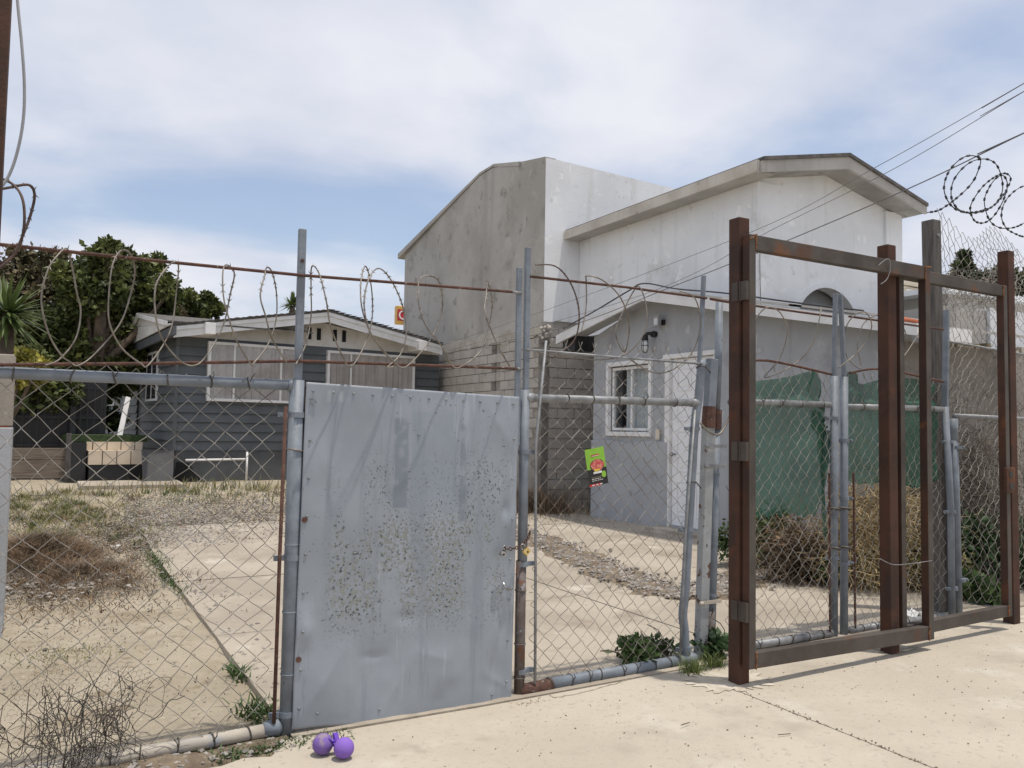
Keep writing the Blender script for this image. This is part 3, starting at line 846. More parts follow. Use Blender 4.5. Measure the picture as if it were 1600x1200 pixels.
# wall lamps
lp = thing('bulkhead_lamp', (XG - .02, 10.43, 3.05), 'black caged jar lamp with clear glass on grey gable wall', 'lamp')
MB().tube([(XG - .001, 10.36, 3.14), (XG - .07, 10.36, 3.14)], .05, 14).tube(smoothpath([(XG - .06, 10.36, 3.14), (XG - .13, 10.40, 3.15), (XG - .15, 10.44, 3.11)], 5), .028, 10).build('bracket', m_black, lp, True)
MB().tube([(XG - .15, 10.44, 3.12), (XG - .15, 10.44, 3.04)], [.045, .056], 14).build('cap', m_black, lp, True)
MB().tube([(XG - .15, 10.44, 3.04), (XG - .15, 10.44, 2.92), (XG - .15, 10.44, 2.87), (XG - .15, 10.44, 2.855)], [.043, .043, .03, .01], 14).build('glass_jar', m_lampglass, lp, True)
cg = MB()
for k in range(4):
    t = k * math.pi / 2 + .4
    c_, s_ = math.cos(t), math.sin(t)
    cg.tube(smoothpath([(XG - .15 + .053 * c_, 10.44 + .053 * s_, 3.05), (XG - .15 + .055 * c_, 10.44 + .055 * s_, 2.9), (XG - .15 + .03 * c_, 10.44 + .03 * s_, 2.85), (XG - .15, 10.44, 2.842)], 4), .005, 5)
cg.ring((XG - .15, 10.44, 2.96), (0, 0, 1), .055, .005, 16, 5)
cg.build('cage', m_black, lp)
fl = thing('floodlight', (XG - .02, 10.17, 3.30), 'small square floodlight above the caged lamp', 'lamp')
MB().box((XG - .05, 10.12, 3.27), (XG - .001, 10.20, 3.35)).tube([(XG - .05, 10.16, 3.31), (XG - .10, 10.18, 3.31)], .014, 8).build('bracket', m_black, fl)
mb = MB()
rect_frame(mb, XG - .16, 10.10, 10.27, 3.235, 3.405, .03, .06)
mb.build('housing', m_cable_g, fl, bevel=.004)
MB().box((XG - .145, 10.131, 3.266), (XG - .13, 10.239, 3.374)).build('lens', m_lampglass, fl)
# small things on the grey wall
tag(MB().box((XG - .05, 10.20, 1.47), (XG - .036, 10.29, 1.63)).build('switch_plate', m_beige, None, bevel=.003), 'small beige plate on the grey wall by the window corner', 'plate')
# red tiles on the front roof edge
xt_ = aY(1418, 495, 5.7).x
for k in range(3):
    MB().tube([(xt_ + k * .07, 5.60, 2.80), (xt_ + k * .07, 5.85, 2.87)], [.032, .036], 8).build('red_roof_tile', m_redtile, gh, True)

# ---------------- buildings behind on the right
YB = 12.5
fb = thing('far_beige_building', (14, YB, 0), 'beige flat roofed building behind the white house', 'building')
hole = (aY(1416, 470, YB).x, aY(1462, 470, YB).x, aY(1430, 478, YB).z, aY(1430, 455, YB).z)
x0 = aY(1395, 400, YB).x
gw = MB()
gable_wall(gw, 1, YB, .2, x0, x0 + 3.2, 0, [(x0, 5.15), (x0 + 3.2, 5.05)], [hole])
gw.build('wall', m_beige, fb)
MB().box((x0 - .1, YB - .35, 5.16), (x0 + 3.5, YB + 4, 5.36)).build('roof_slab', m_beige, fb)
MB().box((x0, YB + .2, 0), (x0 + .2, YB + 4, 5.15)).build('side_wall', m_beige, fb)
mb = MB()
w_ = .06
a, b, c, d = hole
mb.box((a - .02, YB - .03, c - .02), (b + .02, YB + .05, c + w_)); mb.box((a - .02, YB - .03, d - w_), (b + .02, YB + .05, d + .02))
mb.box((a - .02, YB - .03, c + w_), (a + w_, YB + .05, d - w_)); mb.box((b - w_, YB - .03, c + w_), (b + .02, YB + .05, d - w_))
mb.box(((a + b) / 2 - .03, YB - .03, c + w_), ((a + b) / 2 + .03, YB + .05, d - w_))
wo_ = mb.build('window', m_wtrim, fb)
MB().box((a + w_, YB + .02, c + w_), ((a + b) / 2 - .03, YB + .03, d - w_)).build('pane', m_glass, wo_)
MB().box(((a + b) / 2 + .03, YB + .02, c + w_), (b - w_, YB + .03, d - w_)).build('pane', m_glass, wo_)
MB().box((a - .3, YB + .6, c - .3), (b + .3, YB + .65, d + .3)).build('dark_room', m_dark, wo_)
an = thing('white_annex', (13, 8.6, 0), 'low white annex behind the rough grey wall at right', 'building')
zt = aY(1540, 468, 8.6).z
MB().box((aY(1482, 500, 8.6).x, 8.6, 0), (26, 12.3, zt)).build('walls', m_conc, an)
MB().box((aY(1480, 500, 8.4).x, 8.4, zt + .001), (26.2, 12.4, zt + .09)).build('roof_slab', m_white, an)
lowb = thing('low_grey_building', (11, 7.4, 0), 'low grey rendered building part above the rough wall', 'building')
MB().box((aY(1475, 500, 7.4).x, 7.4, 0), (aY(1541, 500, 7.4).x, 8.35, aY(1510, 482, 7.4).z)).build('walls', m_conc, lowb)
MB().box((aY(1542, 500, 7.4).x, 7.35, 0), (24, 8.35, aY(1570, 486, 7.4).z)).build('white_walls', m_white, lowb)
mb = MB()
q = random.Random(5)
for k in range(60):
    x = 8.9 + k * .12
    mb.box((x, 5.99, 2.655), (x + q.uniform(.05, .115), 6.15, 2.67 + q.uniform(.0, .08)))
mb.build('broken_cap', m_cream, gh)

# hairline cracks in the sidewalk
def crack(px_pts, w, seed):
    g = random.Random(seed)
    P = smoothpath([aZ(px, py, 0) for px, py in px_pts], 9)
    vs, fs = [], []
    for i, p in enumerate(P):
        d = (P[min(i + 1, len(P) - 1)] - P[max(i - 1, 0)]).normalized()
        n = Vector((-d.y, d.x, 0))
        c = p + n * g.uniform(-.008, .008)
        ww = w * g.uniform(.4, 1.2)
        for s_ in (-1, 1):
            q_ = c + n * ww * s_
            vs.append((q_.x, q_.y, gz(q_.x, 4) + .0035))
        if i: fs.append((2 * i - 2, 2 * i - 1, 2 * i + 1, 2 * i))
    struct(MB().add(vs, fs).build('sidewalk_crack', m_joint))
crack([(858, 1087), (872, 1092), (940, 1078), (1000, 1062), (1062, 1045)], .004, 1)

# ---------------- dark grey timber house (local axes: u along the front, v to the back)
HO, HA = Vector((2.142, 17.693, 0)), R(6.6)
_hu, _hv = Vector((math.cos(HA), math.sin(HA), 0)), Vector((-math.sin(HA), math.cos(HA), 0))
def _hp(px, py, n, off):
    d = Vector(ray(px, py)); c = Vector(_C)
    t = ((HO - c).dot(n) + off) / d.dot(n)
    P = c + d * t
    q = P - HO
    return q.dot(_hu), q.dot(_hv), P.z
def HL(px, py, v=0.0):
    a = _hp(px, py, _hv, v); return a[0], a[2]
def HU(px, py, u=0.0):
    a = _hp(px, py, _hu, u); return a[1], a[2]
lh = thing('timber_house', HO, 'dark grey timber clad house with white fascia and curtained windows', 'house', rz=HA)
LOCAL.add(lh.name)
BW, ZB, ZS, ZT = 6.08, .42, 1.06, 3.36
MB().box((0.02, .05, ZB - .2), (BW - .02, .16, ZT)).box((.02, .16, ZB - .2), (.12, 6.0, ZT)).box((BW - .12, .16, ZB - .2), (BW - .02, 6.0, ZT)).build('wall_core', m_siding2, lh)
def lap_board(u0, u1, z, h, name='siding_board', par=lh, mat=None):
    MB().prism([(u0, .0495, z), (u0, -.004, z), (u0, .036, z + h), (u0, .0495, z + h)], (u1 - u0, 0, 0)).build(name, mat or m_siding, par)
def lap_board_side(v0, v1, z, h, name='siding_board'):
    MB().prism([(.0195, v0, z), (-.036, v0, z), (.004, v0, z + h), (.0195, v0, z + h)], (0, v1 - v0, 0)).build(name, m_siding, lh)
win = [(.57, 2.55, 2.07, 3.29), (3.15, 5.35, 1.97, 3.28)]
nz = 12
hh = (ZT - ZS) / nz
vS = HU(222, 640)[0]
vD0, vD1 = HU(215, 640)[0], HU(160, 640)[0]
for k in range(nz):
    z = ZS + k * hh
    lap_board(.02, BW - .02, z, hh + .012)
    lap_board_side(.0, vS, z, hh + .012)
    lap_board_side(vD0 + .02, vD1, z, hh + .012)
MB().box((-.040, -.014, ZS), (.018, .045, ZT)).build('corner_trim', m_siding, lh)
MB().box((.02, .022, ZB - .2), (2.95, .048, ZS - .002)).build('skirting', m_siding2, lh)
MB().box((2.97, .022, ZB - .2), (BW - .02, .048, ZS - .002)).build('skirting', m_siding2, lh)
MB().box((-.004, .05, ZB - .2), (.019, vD1, ZS - .002)).build('skirting', m_siding2, lh)
# hole in the skirting, leaning panel
a = HL(262, 748)[0]; b = HL(316, 748)[0]
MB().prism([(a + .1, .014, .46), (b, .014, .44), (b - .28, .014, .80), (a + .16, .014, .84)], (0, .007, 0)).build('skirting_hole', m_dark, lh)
tag(MB().prism([tuple(HO + _hu * -.62 + _hv * -.28 + Vector((0, 0, .46))), tuple(HO + _hu * -.10 + _hv * -.36 + Vector((0, 0, .42))), tuple(HO + _hu * -.02 + _hv * -.05 + Vector((0, 0, 1.08))), tuple(HO + _hu * -.62 + _hv * -.03 + Vector((0, 0, 1.08)))],
                tuple(_hv * .03)).build('leaning_panel', M('dark_panel', (.085, .085, .088), (.06, .06, .062), 3, .8, .2, 50)), 'grey panel leaning on the timber house corner beside the steps', 'panel')
# white pvc pipe
def hw(u, v, z): return HO + _hu * u + _hv * v + Vector((0, 0, z))
pu0, pz = HL(290, 719, -.25)
pu1 = HL(386, 717, -.25)[0]
tag(MB().tube([hw(pu0, -.25, pz), hw(pu1, -.25, pz + .01)], .022, 8).tube([hw(pu1, -.25, pz + .16), hw(pu1, -.25, .40)], .022, 8).build('white_pipe', m_wtrim, None, True),
    'thin white plastic pipe with upright at the grey skirting', 'pipe')
# gable infill of white boards and battens
eL, zL = HL(272, 508, -.45); eA, zA = HL(514, 486, -.45); eR, zR = HL(692, 539, -.45)
gtop = [(0.0, ZT + .0), (eA, zA - .26), (BW, ZT + .06)]
MB().prism([(.03, .03, ZT + .001), (BW - .03, .03, ZT + .001), (BW - .03, .03, ZT + .10), (eA, .03, zA - .2), (.03, .03, ZT + .12)], (0, .05, 0)).build('gable_panel', m_batten, lh)
def gt(u):
    return (ZT + .12 + (zA - .2 - ZT - .12) * u / eA) if u < eA else (zA - .2 + (ZT + .10 - zA + .2) * (u - eA) / (BW - eA))
for k in range(15):
    u = .25 + k * .40
    if u < BW - .1 and abs(u - 2.85) > .12 and abs(u - 3.45) > .02:
        MB().box((u, .012, ZT + .002), (u + .04, .029, gt(u) - .02)).build('batten', m_batten, lh)
for u in (2.70, 2.92, 3.30, 3.52):
    MB().box((u, .014, ZT + .14), (u + .09, .028, ZT + .40)).build('vent', m_dark, lh)
# roof
for (ua, za), (ub, zb), nm in (((eL, zL), (eA, zA), 0), ((eA, zA), (eR, zR), 1)):
    d = .001 if nm else 0
    MB().prism([(ua + d, -.47, za - .02), (ub, -.47, zb - .02), (ub, -.47, zb + .03), (ua + d, -.47, za + .03)], (0, 6.9, 0)).build('roof_slope', m_shingle, lh)
    MB().prism([(ua + d, -.46, za - .10), (ub, -.46, zb - .10), (ub, -.46, zb - .021), (ua + d, -.46, za - .021)], (0, .05, 0)).build('fascia', m_wtrim, lh)
    MB().prism([(ua + d, -.435, za - .24), (ub, -.435, zb - .24), (ub, -.435, zb - .101), (ua + d, -.435, za - .101)], (0, .03, 0)).build('fascia', m_wtrim, lh)
    MB().prism([(ua + d, -.40, za - .12), (ub, -.40, zb - .12), (ub, -.40, zb - .10), (ua + d, -.40, za - .10)], (0, 6.6, 0)).build('soffit', m_batten, lh)
q = random.Random(8)
for k in range(46):
    u = eL + (eR - eL) * k / 46
    z = (zL + (zA - zL) * (u - eL) / (eA - eL)) if u < eA else (zA + (zR - zA) * (u - eA) / (eR - eA))
    MB().box((u, -.50 + q.uniform(0, .02), z + .031), (u + .14, .1, z + .036 + q.uniform(0, .010))).build('shingle', m_shingle, lh)
for (px, py) in ((328, 513), (659, 540)):
    u, z = HL(px, py, -.5)
    MB().box((u - .10, -.56, z - .12), (u + .10, .02, z + .11)).build('beam_end', m_wtrim, lh, bevel=.008)
# windows
def house_window(u0, u1, z0, z1, mulls):
    mb = MB()
    w, y0, y1 = .055, -.078, .045
    mb.box((u0, y0, z0), (u1, y1, z0 + w)); mb.box((u0, y0, z1 - w), (u1, y1, z1))
    mb.box((u0, y0, z0 + w), (u0 + w, y1, z1 - w)); mb.box((u1 - w, y0, z0 + w), (u1, y1, z1 - w))
    for mu in mulls:
        mb.box((mu - .02, y0 + .01, z0 + w), (mu + .02, y1, z1 - w))
    wv = mb.build('window', m_wtrim, lh)
    e = [u0 + w] + list(mulls) + [u1 - w]
    for a, b in zip(e, e[1:]):
        MB().box((a + (.02 if a in mulls else 0), -.062, z0 + w), (b - (.02 if b in mulls else 0), -.058, z1 - w)).build('pane', m_glass, wv)
    vs, fs = [], []
    n = 300
    for k in range(n + 1):
        u = u0 + .04 + (u1 - u0 - .08) * k / n
        y = -.030 + .013 * math.sin(u * 36 + 3 * math.sin(u * 5)) + .007 * math.sin(u * 71 + 2 * math.sin(u * 9))
        vs += [(u, y, z0 + .03), (u, y, z1 - .03)]
        if k: fs.append((2 * k - 2, 2 * k, 2 * k + 1, 2 * k - 1))
    MB().add(vs, fs).build('curtain', m_curtain, wv, True)
house_window(*win[0], [HL(364, 600)[0], HL(437, 600)[0]])
house_window(*win[1], [HL(546, 600)[0]])
# left wall: small windows and the dark door recess
def side_window(v0, v1, z0, z1):
    mb = MB()
    rect = (v0, v1, z0, z1)
    w = .05
    mb.box((-.05, v0, z0), (.01, v1, z0 + w)); mb.box((-.05, v0, z1 - w), (.01, v1, z1))
    mb.box((-.05, v0, z0 + w), (.01, v0 + w, z1 - w)); mb.box((-.05, v1 - w, z0 + w), (.01, v1, z1 - w))
    mb.box((-.045, (v0 + v1) / 2 - .02, z0 + w), (.01, (v0 + v1) / 2 + .02, z1 - w))
    wv = mb.build('window', m_wtrim, lh)
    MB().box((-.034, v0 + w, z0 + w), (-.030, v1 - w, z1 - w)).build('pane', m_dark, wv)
va, zt_ = HU(250, 546); vb, _ = HU(233, 552); _, zb_ = HU(250, 626)
side_window(min(va, vb), max(va, vb), zb_, zt_ - .03)
va, vb = HU(205, 600)[0], HU(198, 600)[0]
side_window(min(va, vb), max(va, vb), 2.05, 3.0)
va, vb = HU(182, 600)[0], HU(175, 600)[0]
side_window(min(va, vb), max(va, vb), 2.05, 2.9)
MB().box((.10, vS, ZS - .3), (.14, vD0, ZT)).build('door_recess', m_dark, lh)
# white boarded side gable above the left wall
UG = -.30
A, B, C_, D = [HU(*p, UG) for p in ((219, 493), (264, 505), (271, 506), (195, 544))]
lerp = lambda p, q_, t: (p[0] + (q_[0] - p[0]) * t, p[1] + (q_[1] - p[1]) * t)
for k in range(3):
    f0, f1 = k / 3 + .004, (k + 1) / 3 - .012
    p = [lerp(D, A, f0), lerp(C_, B, f0), lerp(C_, B, f1), lerp(D, A, f1)]
    MB().prism([(UG - .012 * (2 - k), v, z) for v, z in p], (.03, 0, 0)).build('gable_board', m_batten, lh)
MB().bar((UG - .05, *A), (UG - .05, *D), .05, .09).bar((UG - .05, *A), (UG - .05, *B), .05, .09).build('gable_trim', m_wtrim, lh)
MB().prism([(UG - .06, A[0], A[1] + .03), (UG - .06, D[0], D[1] + .03), (UG - .06, D[0], D[1] + .06), (UG - .06, A[0], A[1] + .06)], (3.0, 0, 0)).prism(
    [(UG - .06, A[0], A[1] + .03), (UG - .06, B[0], B[1] + .03), (UG - .06, B[0], B[1] + .06), (UG - .06, A[0], A[1] + .06)], (3.0, 0, 0)).build('rear_roof', m_shingle, lh)
MB().bar((UG + .03, C_[0], C_[1] - .12), (UG + .03, D[0], D[1] - .10), .06, .17).build('dark_rake_board', m_siding2, lh)
_v0 = max(.06, C_[0])
_z0 = C_[1] + (D[1] - C_[1]) * (_v0 - C_[0]) / (D[0] - C_[0])
MB().prism([(0.0, _v0, _z0 - .1), (0.0, D[0], D[1] - .1), (0.0, D[0], ZT - .4), (0.0, _v0, ZT - .4)], (.019, 0, 0)).build('upper_side_wall', m_siding, lh)

# steps and deck by the left wall
su0 = HL(137, 740, .5)[0]; su1 = HL(226, 740, .5)[0]
sz = lambda py: HL(180, py, .5)[1]
stp = thing('entry_steps', hw((su0 + su1) / 2, .5, .45), 'cream tiled entry steps with black base beside the timber house', 'steps', rz=HA)
LOCAL.add(stp.name)
so_u = (su0 + su1) / 2
hwid = (su1 - su0) / 2
z1, z2, z3, z4 = sz(691), sz(704), sz(726), sz(743)
zz = lambda z: z - .45
MB().box((-hwid + .02, .02, -.1), (hwid - .02, 1.3, zz(z3) - .001)).build('base', m_black, stp)
MB().box((-hwid + .005, .012, zz(z3)), (hwid - .005, 1.3, zz(z2) - .012)).box((-hwid + .005, .312, zz(z2) - .012), (hwid - .005, 1.3, zz(z1) - .012)).build('core', m_grout, stp)
for row, (y, za, zb, n, off) in enumerate(((0.0, z3, z2, 4, .0), (.30, z2, z1, 4, .12))):
    for k in range(-1, n):
        a = -hwid + (k + .0) * (2 * hwid / n) + off * 2 * hwid
        b = a + 2 * hwid / n - .022
        a, b = max(a, -hwid), min(b, hwid)
        if b - a < .04: continue
        MB().box((a, y, zz(za) + .004), (b, y + .012, zz(zb) - .012)).build('tile', m_tile, stp)
        MB().box((a, y, zz(zb) - .0115), (b, y + (.298 if row == 0 else .3), zz(zb))).build('tile', m_tile, stp)
dk = tag(MB().prism([tuple(hw(su0 - .28, .86, z1 + .002)), tuple(hw(su1 + .1, .86, z1 + .002)), tuple(hw(su1 + .1, 3.6, z1 + .002)), tuple(hw(su0 - .28, 3.6, z1 + .002))], (0, 0, .13)).build('turf_deck', m_turf),
         'deck covered with green artificial turf behind the steps', 'deck')
tag(MB().prism([tuple(hw(su0 - .34, .62, .2)), tuple(hw(su0 - .02, .62, .2)), tuple(hw(su0 - .02, .62, z1 - .01)), tuple(hw(su0 - .34, .62, z1 - .01))], tuple(_hv * 1.6)).build('black_side_box', m_black),
    'black side panel closing the deck left of the steps', 'panel')
pa, pb = hw(*[HL(187, 673, 1.2)[0]], 1.2, z1 + .1), hw(HL(205, 620, 1.2)[0], 1.5, HL(205, 620, 1.2)[1])
tag(MB().bar(pa, pb, .10, .03, up=tuple(_hv)).build('white_plank', m_wtrim, None, bevel=.006), 'white plank leaning over the green turf deck', 'plank')

# black metal fence and low plank wall at far left
YBF = 19.6
bf = thing('black_metal_fence', (-1.0, YBF, .4), 'black metal bar fence in the shade of the big tree', 'fence')
x0, x1 = aY(-60, 650, YBF).x, aY(158, 650, YBF).x
zt0, zb0 = aY(60, 602, YBF).z, aY(60, 705, YBF).z
MB().box((x0, YBF - .02, zt0 - .05), (x1, YBF + .02, zt0)).box((x0, YBF - .02, zb0 + .1), (x1, YBF + .02, zb0 + .15)).box((x0, YBF - .02, (zt0 + zb0) / 2), (x1, YBF + .02, (zt0 + zb0) / 2 + .05)).build('rail', m_black, bf)
nb_ = int((x1 - x0) / .125)
for k in range(nb_ + 1):
    x = x0 + (x1 - x0) * k / nb_
    MB().box((x - .011, YBF - .045, zb0 - .1), (x + .011, YBF - .021, zt0 + .06)).build('bar', m_black, bf)
for px in (114,):
    p = aY(px, 650, YBF - .2)
    MB().box((p.x - .05, YBF - .25, .2), (p.x + .05, YBF - .15, zt0 + .25)).build('post', m_black, bf)
MB().box((x0, YBF + .06, .2), (aY(166, 650, YBF).x, YBF + .09, zt0 + .1)).build('shade_backdrop', m_black, bf)  # black sheet added behind the bars, stands in for the shade under the tree
YPL = 15.6
pw = thing('plank_wall', (-.5, YPL, .3), 'low wall of old brown planks at the left of the yard', 'wall')
xa, xb = aY(-40, 700, YPL).x, aY(104, 700, YPL).x
za, zb = aY(60, 738, YPL).z, aY(60, 699, YPL).z
for k in range(2):
    MB().box((xa, YPL + .01 * k, za + (zb - za) * k / 2 - (.1 if k == 0 else 0)), (xb, YPL + .05 + .01 * k, za + (zb - za) * (k + 1) / 2 - .012)).build('plank', m_plank, pw, bevel=.005)
p = aY(107, 700, YPL - .05)
MB().box((p.x - .035, YPL - .1, za - .1), (p.x + .04, YPL - .01, aY(107, 677, YPL).z)).build('post', m_wood, pw, bevel=.005)

# masonry pillar at the left edge
pl = thing('masonry_pillar', (-.6, 7.45, 0), 'grey rendered pillar with beige upper half at the left edge', 'pillar')
zp, zm = aY(8, 553, 7.45).z, aY(8, 668, 7.45).z
xr = aY(20, 640, 7.45).x
MB().box((-3.2, 7.45, -.1), (xr, 7.75, zm)).build('lower_block', m_greyst, pl, bevel=.008)
MB().box((-3.2, 7.462, zm + .012), (xr - .005, 7.74, zp)).build('upper_block', m_pillar, pl, bevel=.008)
MB().box((-3.2, 7.47, zm), (xr - .02, 7.73, zm + .012)).build('joint', m_redtile, pl)

# ---------------- shop sign far behind
ys = 33.0
sx = aY(620, 490, ys).x
z0, z1_ = aY(620, 506, ys).z, aY(620, 477, ys).z
sg = thing('shop_sign', (sx + 1, ys, 0), 'yellow and red shop sign reading OX beside the concrete wall', 'sign')
h_ = z1_ - z0
MB().box((sx, ys, z0), (sx + 2.6, ys + .3, z1_)).build('cabinet', m_sign_y, sg, bevel=.04)
MB().box((sx + .03, ys - .012, z0 + h_ * .19), (sx + 2.57, ys - .002, z0 + h_ * .80)).build('red_panel', m_sign_r, sg)
MB().box((sx + 1.2, ys + .05, 0), (sx + 1.4, ys + .25, z0)).build('pole', m_galv, sg)
cu_ = bpy.data.curves.new('lettering', 'FONT')
cu_.body = 'OXXO'
cu_.size = h_ * .72
cu_.extrude = .01
cu_.space_character = 1.0
to = bpy.data.objects.new('tmp', cu_)
COL.objects.link(to)
bpy.context.view_layer.update()
me = bpy.data.meshes.new_from_object(to.evaluated_get(bpy.context.evaluated_depsgraph_get()))
bpy.data.objects.remove(to)
lo = bpy.data.objects.new('lettering', me)
COL.objects.link(lo)
me.materials.clear(); me.materials.append(m_paper_w)
lo.parent = sg
lo.rotation_euler = (R(90), 0, 0)
lo.location = Vector((sx + .06, ys - .026, z0 + h_ * .25)) - sg.location

# ---------------- power lines
LN = [([(1750, 42), (1600, 130), (1367, 262), (1175, 362), (860, 482), (690, 540)], .0035, 'thin upper power line crossing above the rusty gate'),
      ([(1750, 58), (1600, 143), (1400, 262), (1210, 357), (1000, 462), (700, 548)], .0035, 'thin middle power line crossing above the rusty gate'),
      ([(1750, 140), (1600, 208), (1430, 290), (1230, 376), (1050, 448), (880, 512), (700, 552)], .0060, 'thick lowest power line running to the timber house')]
for pts, r_, lb in LN:
    P = [aX(px, py, 7.80) for px, py in pts]
    P.insert(0, P[0] + (P[0] - P[1]).normalized() * 14)
    tag(MB().tube(smoothpath(P, 10), r_, 6).build('power_line', m_line, None, True), lb, 'cable')
tag(MB().tube(smoothpath([(7.97, 12.5, 3.42), (7.98, 11.5, 3.63), (7.97, 10.6, 3.83), (7.985, 10.2, 3.90), (7.97, 9.4, 3.70), (7.97, 8.4, 3.50), (7.97, 7.2, 3.22), (7.97, 6.2, 3.0)], 8), .012, 6).build('roof_cable', m_cable, None, True),
    'black cable lying along the grey house gable edge', 'cable')

# ================================================================== TREES AND PLANTS
def leaves(mb, n, centres, size, flat=.0, seed=1, shell=.55):
    g = np.random.default_rng(seed)
    C = np.array([c[:3] for c in centres]); Rr = np.array([c[3:6] if len(c) > 4 else (c[3],) * 3 for c in centres])
    w = (Rr[:, 0] * Rr[:, 1] * Rr[:, 2]) ** .75
    idx = g.choice(len(C), n, p=w / w.sum())
    d = g.normal(size=(n, 3)); d /= np.linalg.norm(d, axis=1)[:, None]
    rad = (shell + (1 - shell) * g.random(n)) * (1 + .10 * np.sin(d[:, 0] * 7 + idx) + .10 * np.sin(d[:, 2] * 9 + idx * 2))
    # break the shell into clumps
    cl = np.sin(d[:, 0] * 6.3 + idx) * np.sin(d[:, 1] * 5.7 + 2 * idx) * np.sin(d[:, 2] * 6.9)
    rad *= 1 + .22 * cl
    P = C[idx] + d * rad[:, None] * Rr[idx]
    a = g.normal(size=(n, 3)) + d * .8; a /= np.linalg.norm(a, axis=1)[:, None]
    b = np.cross(a, g.normal(size=(n, 3))); b /= np.linalg.norm(b, axis=1)[:, None]
    L = size * (.6 + .8 * g.random(n))[:, None]
    W_ = L * .32
    c = np.cross(a, b)
    V = np.empty((n, 4, 3))
    V[:, 0] = P; V[:, 1] = P + a * L * .5 + b * W_ + c * L * .06; V[:, 2] = P + a * L; V[:, 3] = P + a * L * .5 - b * W_ + c * L * .06
    o = len(mb.v)
    mb.v += [tuple(v) for v in V.reshape(-1, 3)]
    mb.f += [(o + 4 * i, o + 4 * i + 1, o + 4 * i + 2, o + 4 * i + 3) for i in range(n)]
    return mb
def tree(name, base, lobes, n, size, lmat, label, cat='tree', trunk_r=.16, seed=1, shell=.5):
    t = thing(name, base, label, cat)
    b = Vector(base)
    tr = MB()
    top = Vector(max(lobes, key=lambda c: c[2])[:3])
    tr.tube(smoothpath([b - Vector((0, 0, .1)), b + (top - b) * .35 + Vector((.1, 0, 0)), b + (top - b) * .8], 6), [trunk_r * (1 - .045 * k) for k in range(13)], 9)
    for c in lobes[::3]:
        e = Vector(c[:3])
        s0 = b + (top - b) * min(.6, max(.15, (e.z - b.z) / (top.z - b.z) * .55))
        mid = (s0 + e) / 2 + Vector((0, 0, -.1))
        tr.tube(smoothpath([s0, mid, e], 4), [trunk_r * .5 * (1 - .09 * k) for k in range(9)], 6)
        for j in range(4):
            d = Vector((rng.gauss(0, 1), rng.gauss(0, 1), rng.gauss(.3, .8))).normalized()
            tr.tube([e, e + d * c[3] * .5, e + d * c[3] * .85 + Vector((0, 0, .05))], [.03, .02, .008], 4)
    tr.build('trunk', m_bark, t, True)
    leaves(MB(), n, lobes, size, seed=seed, shell=shell).build('crown', lmat, t)
    return t
def lobes_px(lst, Y):
    out = []
    for px, py, r_ in lst:
        p = aY(px, py, Y + rng.uniform(-.6, .6))
        rr = r_ * (p.y) / 1290 * 1.0
        out.append((p.x, p.y, p.z, rr * .86, rr * .8, rr * .8))
        for _ in range(5):
            d = Vector((rng.gauss(0, 1), rng.gauss(0, 1), rng.gauss(.2, 1))).normalized() * rr * .8
            k = rng.uniform(.25, .5)
            out.append((p.x + d.x, p.y + d.y, p.z + d.z, rr * k, rr * k, rr * k * .8))
    return out
YF = 20.5
tree('ficus_tree', (.6, YF, .4), lobes_px([(165, 412, 36), (135, 455, 48), (195, 445, 45), (240, 432, 28), (165, 500, 62), (110, 520, 55), (215, 505, 55), (250, 465, 32), (60, 540, 55), (130, 580, 60), (60, 600, 60), (20, 580, 55), (190, 560, 40), (-30, 560, 50)], YF),
     52000, .14, m_leaf, 'big green ficus tree with rounded crown behind the timber house', trunk_r=.22, seed=4)
tree('brown_tree', (-1.2, 22, .4), lobes_px([(40, 425, 34), (80, 430, 30), (20, 460, 40), (95, 405, 16), (60, 470, 34), (70, 400, 12), (105, 455, 24), (-20, 440, 40)], 22),
     9000, .12, m_leaf_brown, 'brownish half bare tree at the far left of the ficus', trunk_r=.1, seed=5, shell=.2)
tree('round_green_tree', (5.0, 26, .4), lobes_px([(292, 475, 24), (318, 478, 20), (335, 484, 13), (300, 500, 24)], 26), 5000, .14, m_leaf, 'small green tree crown showing above the timber house roof', trunk_r=.1, seed=6)
tree('dry_brown_shrub', (3.6, 24, .4), lobes_px([(258, 480, 17), (270, 500, 20), (250, 500, 18)], 24), 2600, .12, m_leaf_brown, 'rust brown shrub behind the white side gable', 'shrub', trunk_r=.07, seed=7)
tree('yellow_shrub', (-1.0, 15.0, .3), lobes_px([(38, 570, 18), (25, 590, 14), (50, 585, 14), (60, 570, 10)], 14.5), 900, .11, m_leaf_yel, 'yellow leaved shrub just above the fence rail at left', 'shrub', trunk_r=.04, seed=8)
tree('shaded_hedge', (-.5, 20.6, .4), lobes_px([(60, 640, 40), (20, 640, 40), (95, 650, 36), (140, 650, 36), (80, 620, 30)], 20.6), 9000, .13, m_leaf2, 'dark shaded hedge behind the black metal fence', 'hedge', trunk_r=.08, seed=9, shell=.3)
tree('far_conifer', (20, 19, 0), lobes_px([(1505, 402, 12), (1505, 420, 20), (1500, 440, 26), (1535, 440, 26), (1570, 432, 26), (1590, 445, 28), (1620, 430, 28), (1520, 460, 26), (1560, 460, 26)], 17), 9000, .20, m_leaf2, 'dark green tree beyond the grey wall at right', trunk_r=.12, seed=12)
